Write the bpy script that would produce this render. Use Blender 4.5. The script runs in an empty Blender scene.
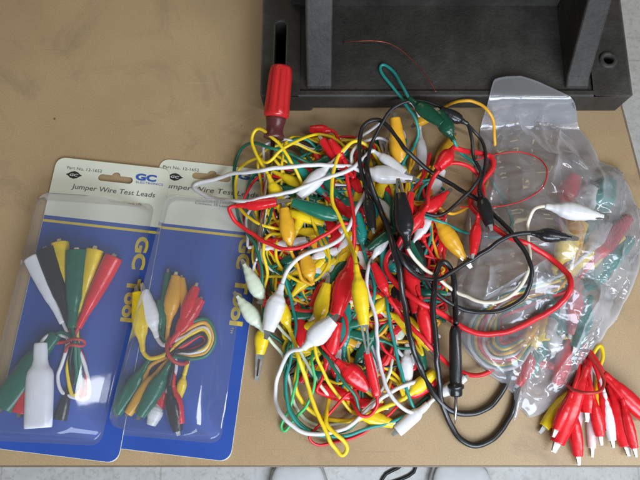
import bpy, math, random
from mathutils import Vector, Matrix, noise
random.seed(7)
CM = 0.01
sc = bpy.context.scene
COL = sc.collection
# ------------------------------------------------------------------ camera (cm internally)
TH = math.radians(14); D = 53.3; F = 640.0
CAM = Vector((0, -D*math.sin(TH), D*math.cos(TH)))
FW = Vector((0, math.sin(TH), -math.cos(TH))); UP = Vector((0, math.cos(TH), math.sin(TH))); RT = Vector((1, 0, 0))
def P(px, py, z=0.0):
    d = FW*F + RT*(px-320) + UP*(240-py)
    return CAM + d*((z-CAM.z)/d.z)
cd = bpy.data.cameras.new('camera'); cam = bpy.data.objects.new('camera', cd); COL.objects.link(cam)
cam.location = CAM*CM; cam.rotation_euler = (TH, 0, 0)
cd.sensor_width = 36; cd.lens = 36; cd.clip_start = 0.01; cd.clip_end = 50
sc.camera = cam
# ------------------------------------------------------------------ materials
MATS = {}
def newmat(name):
    m = bpy.data.materials.new(name); m.use_nodes = True
    nt = m.node_tree; nt.nodes.clear()
    out = nt.nodes.new('ShaderNodeOutputMaterial')
    MATS[name] = m
    return m, nt, out
def N(nt, t, **kw):
    n = nt.nodes.new(t)
    for k, v in kw.items():
        if k in n.inputs.keys(): n.inputs[k].default_value = v
        else: setattr(n, k, v)
    return n
def ramp(nt, fac, stops):
    r = nt.nodes.new('ShaderNodeValToRGB'); cr = r.color_ramp
    while len(cr.elements) < len(stops): cr.elements.new(0.5)
    for e, (p, c) in zip(cr.elements, stops): e.position = p; e.color = (*c, 1) if len(c) == 3 else c
    nt.links.new(fac, r.inputs[0]); return r
def objco(nt, scale=1.0):
    tc = nt.nodes.new('ShaderNodeTexCoord'); mp = nt.nodes.new('ShaderNodeMapping')
    s = scale if isinstance(scale, tuple) else (scale,)*3
    mp.inputs['Scale'].default_value = s
    nt.links.new(tc.outputs['Object'], mp.inputs[0]); return mp.outputs[0]
def plastic(name, col, rough=0.35, var=0.12, sss=0.0, bump=0.15, spec=0.5, scale=220, coat=0.0, trans=0.0):
    m, nt, out = newmat(name)
    b = N(nt, 'ShaderNodeBsdfPrincipled', Roughness=rough)
    b.inputs['Specular IOR Level'].default_value = spec
    if coat: b.inputs['Coat Weight'].default_value = coat; b.inputs['Coat Roughness'].default_value = 0.12
    if trans: b.inputs['Transmission Weight'].default_value = trans
    co = objco(nt, scale)
    n = N(nt, 'ShaderNodeTexNoise', Scale=0.35, Detail=4.0); nt.links.new(co, n.inputs['Vector'])
    lo = tuple(c*(1-var) for c in col); hi = tuple(min(1, c*(1+var*0.7)) for c in col)
    r = ramp(nt, n.outputs['Fac'], [(0.3, lo), (0.7, hi)])
    nt.links.new(r.outputs[0], b.inputs['Base Color'])
    rr = nt.nodes.new('ShaderNodeMapRange'); rr.inputs['To Min'].default_value = rough*0.75; rr.inputs['To Max'].default_value = rough*1.35
    nt.links.new(n.outputs['Fac'], rr.inputs['Value']); nt.links.new(rr.outputs[0], b.inputs['Roughness'])
    if sss:
        b.inputs['Subsurface Weight'].default_value = sss; b.inputs['Subsurface Scale'].default_value = 0.003
        b.inputs['Subsurface Radius'].default_value = (1, 0.8, 0.6)
    if bump:
        n2 = N(nt, 'ShaderNodeTexNoise', Scale=1.4, Detail=3.0); nt.links.new(co, n2.inputs['Vector'])
        bp = N(nt, 'ShaderNodeBump', Strength=bump, Distance=0.0006); nt.links.new(n2.outputs['Fac'], bp.inputs['Height'])
        nt.links.new(bp.outputs[0], b.inputs['Normal'])
    nt.links.new(b.outputs[0], out.inputs[0]); return m
C_ = {
 'red': (0.66, 0.012, 0.018), 'yellow': (0.80, 0.56, 0.012), 'orange': (0.72, 0.36, 0.02), 'green': (0.010, 0.135, 0.080),
 'teal': (0.015, 0.24, 0.20), 'dkgreen': (0.006, 0.06, 0.03), 'ltgreen': (0.05, 0.42, 0.12), 'white': (0.68, 0.66, 0.66),
 'cream': (0.66, 0.72, 0.56), 'black': (0.012, 0.012, 0.013), 'bright': (0.86, 0.86, 0.90), 'pink': (0.72, 0.55, 0.55), 'beige': (0.74, 0.66, 0.52)}  # bright: cleaner white of the pack boots, lifted to offset shade under the blister
for k, c in C_.items():
    plastic('wire_'+k, c, rough=0.36, spec=0.5)
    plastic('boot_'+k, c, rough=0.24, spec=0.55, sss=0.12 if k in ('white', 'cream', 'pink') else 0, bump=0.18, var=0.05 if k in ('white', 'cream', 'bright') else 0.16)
def metal(name, col, rough, bump=0.3):
    m, nt, out = newmat(name)
    b = N(nt, 'ShaderNodeBsdfPrincipled', Metallic=1.0, Roughness=rough)
    co = objco(nt, 400); n = N(nt, 'ShaderNodeTexNoise', Scale=0.5, Detail=5.0); nt.links.new(co, n.inputs['Vector'])
    r = ramp(nt, n.outputs['Fac'], [(0.3, tuple(c*0.7 for c in col)), (0.65, col)]); nt.links.new(r.outputs[0], b.inputs['Base Color'])
    bp = N(nt, 'ShaderNodeBump', Strength=bump, Distance=0.0004); nt.links.new(n.outputs['Fac'], bp.inputs['Height']); nt.links.new(bp.outputs[0], b.inputs['Normal'])
    nt.links.new(b.outputs[0], out.inputs[0]); return m
metal('nickel', (0.56, 0.55, 0.53), 0.33); metal('steel', (0.55, 0.47, 0.43), 0.3); metal('copper', (0.62, 0.16, 0.10), 0.35)
plastic('probe_black', (0.013, 0.013, 0.014), rough=0.3, coat=0.2)
plastic('tie_red', (0.5, 0.04, 0.03), rough=0.5)
# ------------------------------------------------------------------ mesh helpers
def mk(name, verts, faces, mat, parent=None, smooth=True, origin=None, ms=None, fm=None):
    me = bpy.data.meshes.new(name)
    o0 = Vector(origin) if origin is not None else (parent_world(parent) if parent else Vector((0, 0, 0)))
    me.from_pydata([((Vector(v)*CM) - o0) for v in verts], [], faces); me.update()
    for mm in (ms or [mat]): me.materials.append(MATS[mm])
    if fm: me.polygons.foreach_set('material_index', fm)
    if smooth: me.polygons.foreach_set('use_smooth', [True]*len(me.polygons))
    o = bpy.data.objects.new(name, me); COL.objects.link(o)
    if parent is not None: o.parent = parent; o['_w'] = list(o0); o.location = (o0 - parent_world(parent))
    else: o.location = o0; o['_w'] = list(o0)
    return o
def parent_world(p): return Vector(p['_w']) if p is not None and '_w' in p.keys() else Vector((0, 0, 0))
def tag(o, label=None, cat=None, group=None, kind=None):
    if label: o['label'] = label
    if cat: o['category'] = cat
    if group: o['group'] = group
    if kind: o['kind'] = kind
    return o
def empty(name, loc_cm, label, cat, group=None):
    o = bpy.data.objects.new(name, None); COL.objects.link(o); o.location = Vector(loc_cm)*CM
    o['_w'] = list(o.location); o.empty_display_size = 0.01
    return tag(o, label, cat, group)
def sharp(o, ang=35):
    me = o.data; me.calc_loop_triangles()
    try: me.set_sharp_from_angle(angle=math.radians(ang))
    except Exception: pass
def bevel(o, w, seg=2, ang=40):
    md = o.modifiers.new('bevel', 'BEVEL'); md.width = w*CM; md.segments = seg; md.limit_method = 'ANGLE'; md.angle_limit = math.radians(ang)
    return o
def box_vf(x0, x1, y0, y1, z0, z1, vs, fs):
    b = len(vs)
    vs += [(x0,y0,z0),(x1,y0,z0),(x1,y1,z0),(x0,y1,z0),(x0,y0,z1),(x1,y0,z1),(x1,y1,z1),(x0,y1,z1)]
    fs += [tuple(b+i for i in f) for f in ((3,2,1,0),(4,5,6,7),(0,1,5,4),(1,2,6,5),(2,3,7,6),(3,0,4,7))]
def prism_vf(poly, z0, z1, vs, fs):
    n = len(poly); b = len(vs)
    a = sum(poly[i][0]*poly[(i+1)%n][1]-poly[(i+1)%n][0]*poly[i][1] for i in range(n))
    if a < 0: poly = poly[::-1]
    vs += [(x, y, z0) for x, y in poly] + [(x, y, z1) for x, y in poly]
    fs.append(tuple(b+i for i in range(n))[::-1]); fs.append(tuple(b+n+i for i in range(n)))
    for i in range(n): j = (i+1) % n; fs.append((b+i, b+j, b+n+j, b+n+i))
def spline(pts, step=0.22):
    if len(pts) < 2: return pts
    out = []
    for i in range(len(pts)-1):
        p0 = pts[i-1] if i > 0 else pts[i]*2-pts[i+1]
        p1, p2 = pts[i], pts[i+1]
        p3 = pts[i+2] if i+2 < len(pts) else pts[i+1]*2-pts[i]
        t0 = 0; t1 = t0+max(1e-3, (p1-p0).length)**.5; t2 = t1+max(1e-3, (p2-p1).length)**.5; t3 = t2+max(1e-3, (p3-p2).length)**.5
        n = max(2, int((p2-p1).length/step))
        for k in range(n):
            t = t1+(t2-t1)*k/n
            A1 = p0*((t1-t)/(t1-t0))+p1*((t-t0)/(t1-t0)); A2 = p1*((t2-t)/(t2-t1))+p2*((t-t1)/(t2-t1)); A3 = p2*((t3-t)/(t3-t2))+p3*((t-t2)/(t3-t2))
            B1 = A1*((t2-t)/(t2-t0))+A2*((t-t0)/(t2-t0)); B2 = A2*((t3-t)/(t3-t1))+A3*((t-t1)/(t3-t1))
            out.append(B1*((t2-t)/(t2-t1))+B2*((t-t1)/(t2-t1)))
    out.append(pts[-1].copy()); return out
def tube_vf(path, r, vs, fs, sides=10, cap=True):
    b = len(vs); n = len(path); up = Vector((0, 0, 1)); prev = None
    for i, p in enumerate(path):
        t = (path[min(i+1, n-1)]-path[max(i-1, 0)])
        if t.length < 1e-7: t = Vector((1, 0, 0))
        t.normalize()
        if prev is None:
            a = up.cross(t)
            if a.length < 1e-3: a = Vector((1, 0, 0))
        else: a = prev - t*prev.dot(t)
        a.normalize(); c = t.cross(a); prev = a
        rr = r(i/(n-1)) if callable(r) else r
        for k in range(sides):
            q = 2*math.pi*k/sides; vs.append(p + a*(math.cos(q)*rr) + c*(math.sin(q)*rr))
    for i in range(n-1):
        for k in range(sides):
            k2 = (k+1) % sides
            fs.append((b+i*sides+k, b+i*sides+k2, b+(i+1)*sides+k2, b+(i+1)*sides+k))
    if cap:
        fs.append(tuple(b+k for k in range(sides))[::-1]); fs.append(tuple(b+(n-1)*sides+k for k in range(sides)))
# ------------------------------------------------------------------ height field for draping wires over one another
CELL = 0.2; GX0, GY0, GN = -32.0, -24.0, 340
HG = {}
def hget(x, y): return HG.get((int((x-GX0)/CELL), int((y-GY0)/CELL)), 0.0)
def hstamp(x, y, rad, top):
    n = int(rad/CELL+0.5); cx, cy = int((x-GX0)/CELL), int((y-GY0)/CELL)
    for i in range(-n, n+1):
        for j in range(-n, n+1):
            if i*i+j*j <= n*n+1:
                if HG.get((cx+i, cy+j), 0) < top: HG[(cx+i, cy+j)] = top
def hmax(x, y, rad=0.25):
    n = int(rad/CELL+0.5); cx, cy = int((x-GX0)/CELL), int((y-GY0)/CELL)
    return max(HG.get((cx+i, cy+j), 0) for i in range(-n, n+1) for j in range(-n, n+1))
# ------------------------------------------------------------------ alligator clips
def boot_vf(L, w, h, style):
    """loft along +Y from tail (0) to tip (L); half width w, half height h"""
    if style == 'bulge':
        prof = [(0, .26), (.03, .32), (.12, .35), (.20, .46), (.34, .84), (.44, .99), (.54, 1.0), (.66, .94), (.82, .78), (.97, .64), (1, .61)]
    elif style == 'point':
        prof = [(0, .28), (.03, .34), (.10, .38), (.20, .56), (.32, .88), (.42, 1.0), (.52, .98), (.66, .82), (.82, .56), (.96, .36), (1, .33)]
    elif style == 'long':
        prof = [(0, .34), (.03, .40), (.14, .44), (.24, .58), (.40, .84), (.55, .98), (.68, 1.0), (.84, .90), (.97, .76), (1, .72)]
    elif style == 'cone':
        prof = [(0, .34), (.03, .38), (.18, .42), (.26, .50), (.40, .68), (.6, .84), (.8, .95), (.97, 1.0), (1, .98)]
    elif style == 'barrel':
        prof = [(0, .46), (.02, .5), (.2, .52), (.27, .62), (.34, .9), (.4, .98), (.6, 1.0), (.85, 1.0), (.97, .98), (1, .94)]
    else:
        prof = [(0, .8), (.05, .95), (.5, 1), (.95, .9), (1, .8)]
    vs, fs = [], []; S = 24
    def ring(y, a, b, dx=0):
        for k in range(S):
            q = 2*math.pi*k/S; cx, cz = math.cos(q), math.sin(q); e = 0.82
            sm_ = 1.05 if k in (0, S//2) else 1.0
            vs.append((math.copysign(abs(cx)**e, cx)*a*sm_+dx, y, math.copysign(abs(cz)**e, cz)*b))
    rings = []
    pts = []
    for i in range(len(prof)-1):
        (t0, a0), (t1, a1) = prof[i], prof[i+1]
        nn = 4 if t1-t0 > .08 else 2
        for k in range(nn):
            f = k/nn; s = f*f*(3-2*f); pts.append((t0+(t1-t0)*f, a0+(a1-a0)*s))
    pts.append(prof[-1])
    for t, a in pts:
        hh = h*(0.55*a+0.45*min(1, a*1.4)) if style != 'slim' else h*a
        ring(t*L, w*a, max(hh, 0.10)); rings.append(1)
    # inner lip (open mouth)
    a = pts[-1][1]; ring(L*0.995, w*a*0.78, h*a*0.72); ring(L*0.86, w*a*0.68, h*a*0.6)
    n = len(pts)+2
    for i in range(n-1):
        for k in range(S):
            k2 = (k+1) % S; fs.append((i*S+k, i*S+k2, (i+1)*S+k2, (i+1)*S+k))
    fs.append(tuple(range(S))[::-1]); fs.append(tuple((n-1)*S+k for k in range(S)))
    return vs, [f[::-1] for f in fs]
def jaw_vf(Lj, w, h, slot):
    """two toothed channel plates from y=0 (inside boot) to y=Lj"""
    vs, fs = [], []
    w0, w1 = w*0.85, w*0.34
    for sgn in (1, -1):
        zt = lambda t: sgn*(h*0.75*(1-t)+h*0.34*t)
        th = 0.05*sgn
        def P2(x, t, z): vs.append((x, t*Lj, z)); return len(vs)-1
        # top plate as strips (left, right, ends) leaving a slot
        sl = 0.34 if slot else 0.0
        T = [0, .3, .42, .72, .85, 1.0]
        for i in range(len(T)-1):
            t0, t1 = T[i], T[i+1]; wa, wb = w0+(w1-w0)*t0, w0+(w1-w0)*t1
            spans = [(-1, 1)]
            if slot and .29 < t0 and t1 < .86:
                spans = [(-1, -sl), (sl, 1)]
            for a, c in spans:
                b = len(vs)
                for (x, t, ww) in ((a, t0, wa), (c, t0, wa), (c, t1, wb), (a, t1, wb)):
                    P2(x*ww, t, zt(t)); P2(x*ww, t, zt(t)-th)
                for f in ((0,2,4,6), (1,7,5,3), (0,1,3,2), (2,3,5,4), (4,5,7,6), (6,7,1,0)): fs.append(tuple(b+q for q in f))
        # side flanges with teeth
        for sx in (-1, 1):
            nt = 7
            for k in range(nt):
                t0, t1 = .15+.85*k/nt, .15+.85*(k+1)/nt; tm = (t0+t1)/2
                b = len(vs)
                for t, dz in ((t0, .08), (tm, .0), (t1, .08)):
                    ww = (w0+(w1-w0)*t)
                    for xx in (ww*sx, ww*sx-0.04*sx):
                        vs.append((xx, t*Lj, zt(t))); vs.append((xx, t*Lj, sgn*(0.015+dz*h)))
                for o in (0, 4):
                    fs += [(b+o, b+o+1, b+o+5, b+o+4), (b+o+2, b+o+6, b+o+7, b+o+3), (b+o+1, b+o+3, b+o+7, b+o+5)]
    return vs, fs
def place_local(vs, tail, tip, roll=0):
    y = (tip-tail).normalized(); x = y.cross(Vector((0, 0, 1))).normalized(); z = x.cross(y)
    if roll:
        R = Matrix.Rotation(roll, 3, y); x = R @ x; z = R @ z
    return [tail + x*v[0] + y*v[1] + z*v[2] for v in vs]
PXC = 12.0
def resolve(px, py, z0, extra=0.0, cap=9, k=1.0):
    """height on top of what already lies there, seen through that pixel"""
    z = 0.5
    for _ in range(3):
        q = P(px, py, z); z = min(cap, hmax(q.x, q.y, 0.2)*k + extra)
    return max(z, z0)
def make_clip(root, c, col, cap=9, k=1.0, floor=0.0, over=None):
    tx, ty, hx, hy, wpx, jpx = c[:6]
    zz = c[6] if len(c) > 6 else None
    opt = c[7] if len(c) > 7 else {}
    style = opt.get('s', 'bulge'); ccol = opt.get('c', col)
    w = wpx/PXC/2; h = opt.get('h', min(w*0.85, 0.62))
    if zz is None:
        zs = [resolve(tx+(hx-tx)*f, ty+(hy-ty)*f, floor+h*0.6, h*0.72, cap, k) for f in (0, .15, .3, .5, .7, .85, 1)]
        if over: zs = [max(q, over(tx+(hx-tx)*f, ty+(hy-ty)*f)+h*.75) for q, f in zip(zs, (0, .15, .3, .5, .7, .85, 1))]
        m = sorted(zs)[-2]
        za = max(zs[0]*.6+m*.4, m-0.5); zb = max(zs[-1]*.6+m*.4, m-0.5)
    elif isinstance(zz, (tuple, list)): za, zb = zz
    else: za = zb = zz
    if UNDER:
        for _ in range(2):
            q0, q1, qm = P(tx, ty, za), P(hx, hy, zb), P((tx+hx)/2, (ty+hy)/2, (za+zb)/2)
            za = max(.3, min(za, bag_h(q0.x, q0.y)-h*.5)); zb = max(.35, min(zb, bag_h(q1.x, q1.y)-h*.75-.05))
            ov = (za+zb)/2-max(.4, bag_h(qm.x, qm.y)-h-.05)
            if ov > 0: za -= ov; zb -= ov
    tail, tip = P(tx, ty, za), P(hx, hy, zb)
    w *= (CAM.z-za)/CAM.z  # seen nearer, so really a little smaller
    d = tip-tail; L = d.length
    vs, fs = boot_vf(L, w, h, style)
    if opt.get('bend'):
        bn = opt['bend']; vs = [(v[0]+bn*math.sin(math.pi*v[1]/L)*L, v[1], v[2]) for v in vs]
    bt = mk('clip_boot', place_local(vs, tail, tip, random.uniform(-.15, .15)), fs, 'boot_'+ccol, root)
    if jpx > 0:
        jl = jpx/PXC + L*0.14
        jw = w*(0.55 if style == 'bulge' else 0.6)
        if opt.get('jw'): jw = opt['jw']
        jv, jf = jaw_vf(jl, jw, h*0.62, jpx > 14)
        st = tail + d*0.86
        j = mk('jaw', place_local(jv, st, tip+(tip-st)), jf, 'nickel', bt, smooth=False)
    if zz is None:
        n = max(3, int(L/0.3))
        for i in range(n+1):
            f = i/n; q = tail+d*f; a = 0.35 if f < .25 else (.9 if f < .8 else .6)
            if style in ('cone', 'barrel'): a = .5 if f < .3 else .95
            hstamp(q.x, q.y, max(.15, w*a), q.z+h*a*0.9)
    return tail, (tail-tip).normalized()
def drape(pts, r, cap, k, floor, fixed_ends=(None, None), over=None):
    """pts: (px,py) or (px,py,z). returns path in cm"""
    # dense sample in pixel space
    pp = [Vector((p[0], p[1], 0)) for p in pts]
    dense = spline(pp, 3.0)
    sd_ = random.uniform(0, 99); nd = len(dense)
    for i_, q_ in enumerate(dense):
        e_ = min(1, i_/6, (nd-1-i_)/6); v_ = noise.noise_vector(Vector((i_*.11, sd_, 0)))+noise.noise_vector(Vector((i_*.32, sd_, 5)))*.35
        q_.x += v_.x*2.0*e_; q_.y += v_.y*2.0*e_
    # z keys: find param of control points
    n = len(dense); zfix = [None]*n; idx = 0; j = 0
    for ci, p in enumerate(pts):
        best = min(range(j, n), key=lambda q: (dense[q]-pp[ci]).length if q-j < 200 else 1e9)
        j = best
        if len(p) > 2: zfix[best] = p[2]
    if fixed_ends[0] is not None: zfix[0] = fixed_ends[0]
    if fixed_ends[1] is not None: zfix[-1] = fixed_ends[1]
    auto = [resolve(q.x, q.y, floor+r, r*0.9, cap, k) for q in dense]
    if over: auto = [max(a, over(q.x, q.y)+r) for a, q in zip(auto, dense)]
    W = 3
    mx = [max(auto[max(0, i-W):i+W+1]) for i in range(n)]
    def sm(a, w): return [sum(a[max(0, i-w):i+w+1])/len(a[max(0, i-w):i+w+1]) for i in range(n)]
    z = sm(sm(mx, 4), 3)
    # blend toward fixed keys
    keys = [i for i in range(n) if zfix[i] is not None]
    for kk in keys:
        dz = zfix[kk]-z[kk]
        Wd = 9
        for i in range(max(0, kk-Wd), min(n, kk+Wd+1)):
            f = 1-abs(i-kk)/(Wd+1); f = f*f*(3-2*f)
            if abs(dz) > 0: z[i] = z[i] + (zfix[kk]-z[i])*f if True else z[i]
    path = [P(q.x, q.y, zz) for q, zz in zip(dense, z)]
    for i, q in enumerate(path): hstamp(q.x, q.y, max(0.1, r*0.9), q.z+r*0.85)
    return path
UNDER = False
def lead(label, col, A, pts, B, r=0.15, cap=9, k=1.0, floor=0.0, group='jumper leads heaped in the loose tangle', over=None, wcol=None, cat='jumper lead', name='jumper_lead'):
    """A, B: clips (tail x,y, tip x,y, width px, jaw px[, z, options]) or None"""
    base = P(A[0] if A else pts[0][0], A[1] if A else pts[0][1], 0)
    root = empty(name, (base.x, base.y, 0), label, cat, group)
    ea = make_clip(root, A, col, cap, k, floor, over) if A else None
    eb = make_clip(root, B, col, cap, k, floor, over) if B else None
    full = ([(A[0], A[1])] if A else [])+list(pts)+([(B[0], B[1])] if B else [])
    path = drape(full, r, cap, k, floor, (ea[0].z if ea else None, eb[0].z if eb else None), over)
    if ea: path = [ea[0]-ea[1]*0.25, ea[0]+ea[1]*0.05]+path[2:]
    if eb: path = path[:-2]+[eb[0]+eb[1]*0.05, eb[0]-eb[1]*0.25]
    path = spline(path, 0.3)
    for _ in range(2): path = [path[0]]+[(path[i-1]+path[i]*2+path[i+1])/4 for i in range(1, len(path)-1)]+[path[-1]]
    vs, fs = [], []; tube_vf(path, r, vs, fs, 10)
    mk('wire', vs, fs, 'wire_'+(wcol or col), root)
    return root
# ================================================================== SETTING
# table
def laminate():
    m, nt, out = newmat('laminate'); b = N(nt, 'ShaderNodeBsdfPrincipled', Roughness=0.42)
    co = objco(nt, 1.0)
    fine = N(nt, 'ShaderNodeTexNoise', Scale=900.0, Detail=3.0, Roughness=0.7); nt.links.new(co, fine.inputs['Vector'])
    mid = N(nt, 'ShaderNodeTexNoise', Scale=9.0, Detail=6.0, Roughness=0.6); nt.links.new(co, mid.inputs['Vector'])
    r1 = ramp(nt, fine.outputs['Fac'], [(0.30, (0.345, 0.232, 0.125)), (0.5, (0.395, 0.274, 0.146)), (0.70, (0.45, 0.312, 0.182))])
    r2 = ramp(nt, mid.outputs['Fac'], [(0.3, (0.86, 0.84, 0.82)), (0.6, (1, 1, 1))])
    mx = nt.nodes.new('ShaderNodeMix'); mx.data_type = 'RGBA'; mx.blend_type = 'MULTIPLY'; mx.inputs[0].default_value = 1
    nt.links.new(r1.outputs[0], mx.inputs[6]); nt.links.new(r2.outputs[0], mx.inputs[7])
    # smudges and little dark specks
    st = N(nt, 'ShaderNodeTexNoise', Scale=9.0, Detail=9.0, Roughness=0.72, Distortion=1.0); nt.links.new(co, st.inputs['Vector'])
    r3 = ramp(nt, st.outputs['Fac'], [(0.56, (0, 0, 0)), (0.76, (1, 1, 1))])
    mx2 = nt.nodes.new('ShaderNodeMix'); mx2.data_type = 'RGBA'; nt.links.new(r3.outputs[0], mx2.inputs[0])
    ms = N(nt, 'ShaderNodeMath', operation='MULTIPLY'); nt.links.new(r3.outputs[0], ms.inputs[0]); ms.inputs[1].default_value = 0.75; nt.links.new(ms.outputs[0], mx2.inputs[0])
    nt.links.new(mx.outputs[2], mx2.inputs[6]); mx2.inputs[7].default_value = (0.19, 0.13, 0.085, 1)
    vo = N(nt, 'ShaderNodeTexVoronoi', Scale=26.0); nt.links.new(co, vo.inputs['Vector'])
    r4 = ramp(nt, vo.outputs['Distance'], [(0.018, (1, 1, 1)), (0.035, (0, 0, 0))])
    mx3 = nt.nodes.new('ShaderNodeMix'); mx3.data_type = 'RGBA'; nt.links.new(r4.outputs[0], mx3.inputs[0]); nt.links.new(mx2.outputs[2], mx3.inputs[6]); mx3.inputs[7].default_value = (0.12, 0.075, 0.05, 1)
    last = mx3.outputs[2]
    for rot, sc_, colr, lo in ((.5, (2.2, 120, 1), (0.45, 0.34, 0.20, 1), .755), (-.35, (3.0, 160, 1), (0.20, 0.14, 0.09, 1), .745), (1.9, (4, 220, 1), (0.50, 0.39, 0.25, 1), .775)):
        mp2 = nt.nodes.new('ShaderNodeMapping'); mp2.inputs['Rotation'].default_value = (0, 0, rot); mp2.inputs['Scale'].default_value = sc_; nt.links.new(co, mp2.inputs[0])
        sn = N(nt, 'ShaderNodeTexNoise', Scale=1.6, Detail=2.0, Roughness=0.5, Distortion=.25); nt.links.new(mp2.outputs[0], sn.inputs['Vector'])
        sr = ramp(nt, sn.outputs['Fac'], [(lo-.02, (0, 0, 0)), (lo+.02, (.7, .7, .7))])
        mq = nt.nodes.new('ShaderNodeMix'); mq.data_type = 'RGBA'; nt.links.new(sr.outputs[0], mq.inputs[0]); nt.links.new(last, mq.inputs[6]); mq.inputs[7].default_value = colr; last = mq.outputs[2]
    nt.links.new(last, b.inputs['Base Color'])
    bp = N(nt, 'ShaderNodeBump', Strength=0.18, Distance=0.0003); nt.links.new(fine.outputs['Fac'], bp.inputs['Height']); nt.links.new(bp.outputs[0], b.inputs['Normal'])
    nt.links.new(b.outputs[0], out.inputs[0])
laminate()
plastic('edge_band', (0.17, 0.125, 0.09), rough=0.45)
tb = empty('table', (0, 10, 0), 'tan speckled laminate table that everything lies on', 'table')
yF = P(320, 465.5, 0).y
eR0 = P(622, 112, 0); eR1 = P(640, 180, 0)
sl = (eR1.x-eR0.x)/(eR1.y-eR0.y)
xr = lambda y: eR0.x + (y-eR0.y)*sl
poly = [(-75, yF), (xr(yF), yF), (xr(60), 60), (-75, 60)]
vs, fs = [], []; prism_vf(poly, -2.5, 0, vs, fs); mk('table_top', vs, fs, 'laminate', tb, smooth=False)
vs, fs = [], []
box_vf(-75, xr(yF)+.2, yF-.13, yF-.003, -2.55, -.02, vs, fs)
prism_vf([(xr(yF)+.003, yF), (xr(yF)+.22, yF), (xr(60)+.22, 60), (xr(60)+.003, 60)], -2.55, -.02, vs, fs)
bevel(mk('edge_band', vs, fs, 'edge_band', tb, smooth=False), .08)
# floor
m, nt, out = newmat('floor'); b = N(nt, 'ShaderNodeBsdfPrincipled', Roughness=0.4)
co = objco(nt, 1.0)
n1 = N(nt, 'ShaderNodeTexNoise', Scale=22.0, Detail=8.0, Roughness=0.7); nt.links.new(co, n1.inputs['Vector'])
n2 = N(nt, 'ShaderNodeTexNoise', Scale=130.0, Detail=4.0); nt.links.new(co, n2.inputs['Vector'])
r1 = ramp(nt, n1.outputs['Fac'], [(0.35, (0.64, 0.63, 0.60)), (0.6, (0.74, 0.74, 0.72))]); r2 = ramp(nt, n2.outputs['Fac'], [(0.33, (0.84, 0.82, 0.78)), (0.5, (1, 1, 1))])
mx = nt.nodes.new('ShaderNodeMix'); mx.data_type = 'RGBA'; mx.blend_type = 'MULTIPLY'; mx.inputs[0].default_value = 1
nt.links.new(r1.outputs[0], mx.inputs[6]); nt.links.new(r2.outputs[0], mx.inputs[7])
br = N(nt, 'ShaderNodeTexBrick', Scale=1.0); br.offset = 0; br.inputs['Brick Width'].default_value = 0.305; br.inputs['Row Height'].default_value = 0.305; br.inputs['Mortar Size'].default_value = 0.002
br.inputs['Color1'].default_value = br.inputs['Color2'].default_value = (1, 1, 1, 1); br.inputs['Mortar'].default_value = (0.8, 0.78, 0.75, 1)
nt.links.new(co, br.inputs['Vector'])
mx2 = nt.nodes.new('ShaderNodeMix'); mx2.data_type = 'RGBA'; mx2.blend_type = 'MULTIPLY'; mx2.inputs[0].default_value = 1
nt.links.new(mx.outputs[2], mx2.inputs[6]); nt.links.new(br.outputs['Color'], mx2.inputs[7]); nt.links.new(mx2.outputs[2], b.inputs['Base Color'])
nt.links.new(b.outputs[0], out.inputs[0])
FZ = -78.0
fl = mk('floor', [(-300, -300, FZ), (300, -300, FZ), (300, 300, FZ), (-300, 300, FZ)], [(0, 1, 2, 3)], 'floor', smooth=False); fl['kind'] = 'structure'
# black cable on the floor
pts = [P(a, c, FZ+.4) for a, c in ((372, 500), (380, 484), (386, 474), (398, 468), (405, 462), (420, 455), (440, 440))]
pts2 = [P(a, c, FZ+.4) for a, c in ((440, 440), (425, 452), (417, 462), (414, 472), (402, 479), (388, 484), (375, 492))]
vs, fs = [], []; tube_vf(spline(pts+pts2[1:], 1), .32, vs, fs)
tag(mk('floor_cable', vs, fs, 'wire_black', smooth=True), 'black cable lying on the pale floor between the two shoes', 'cable')
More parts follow.
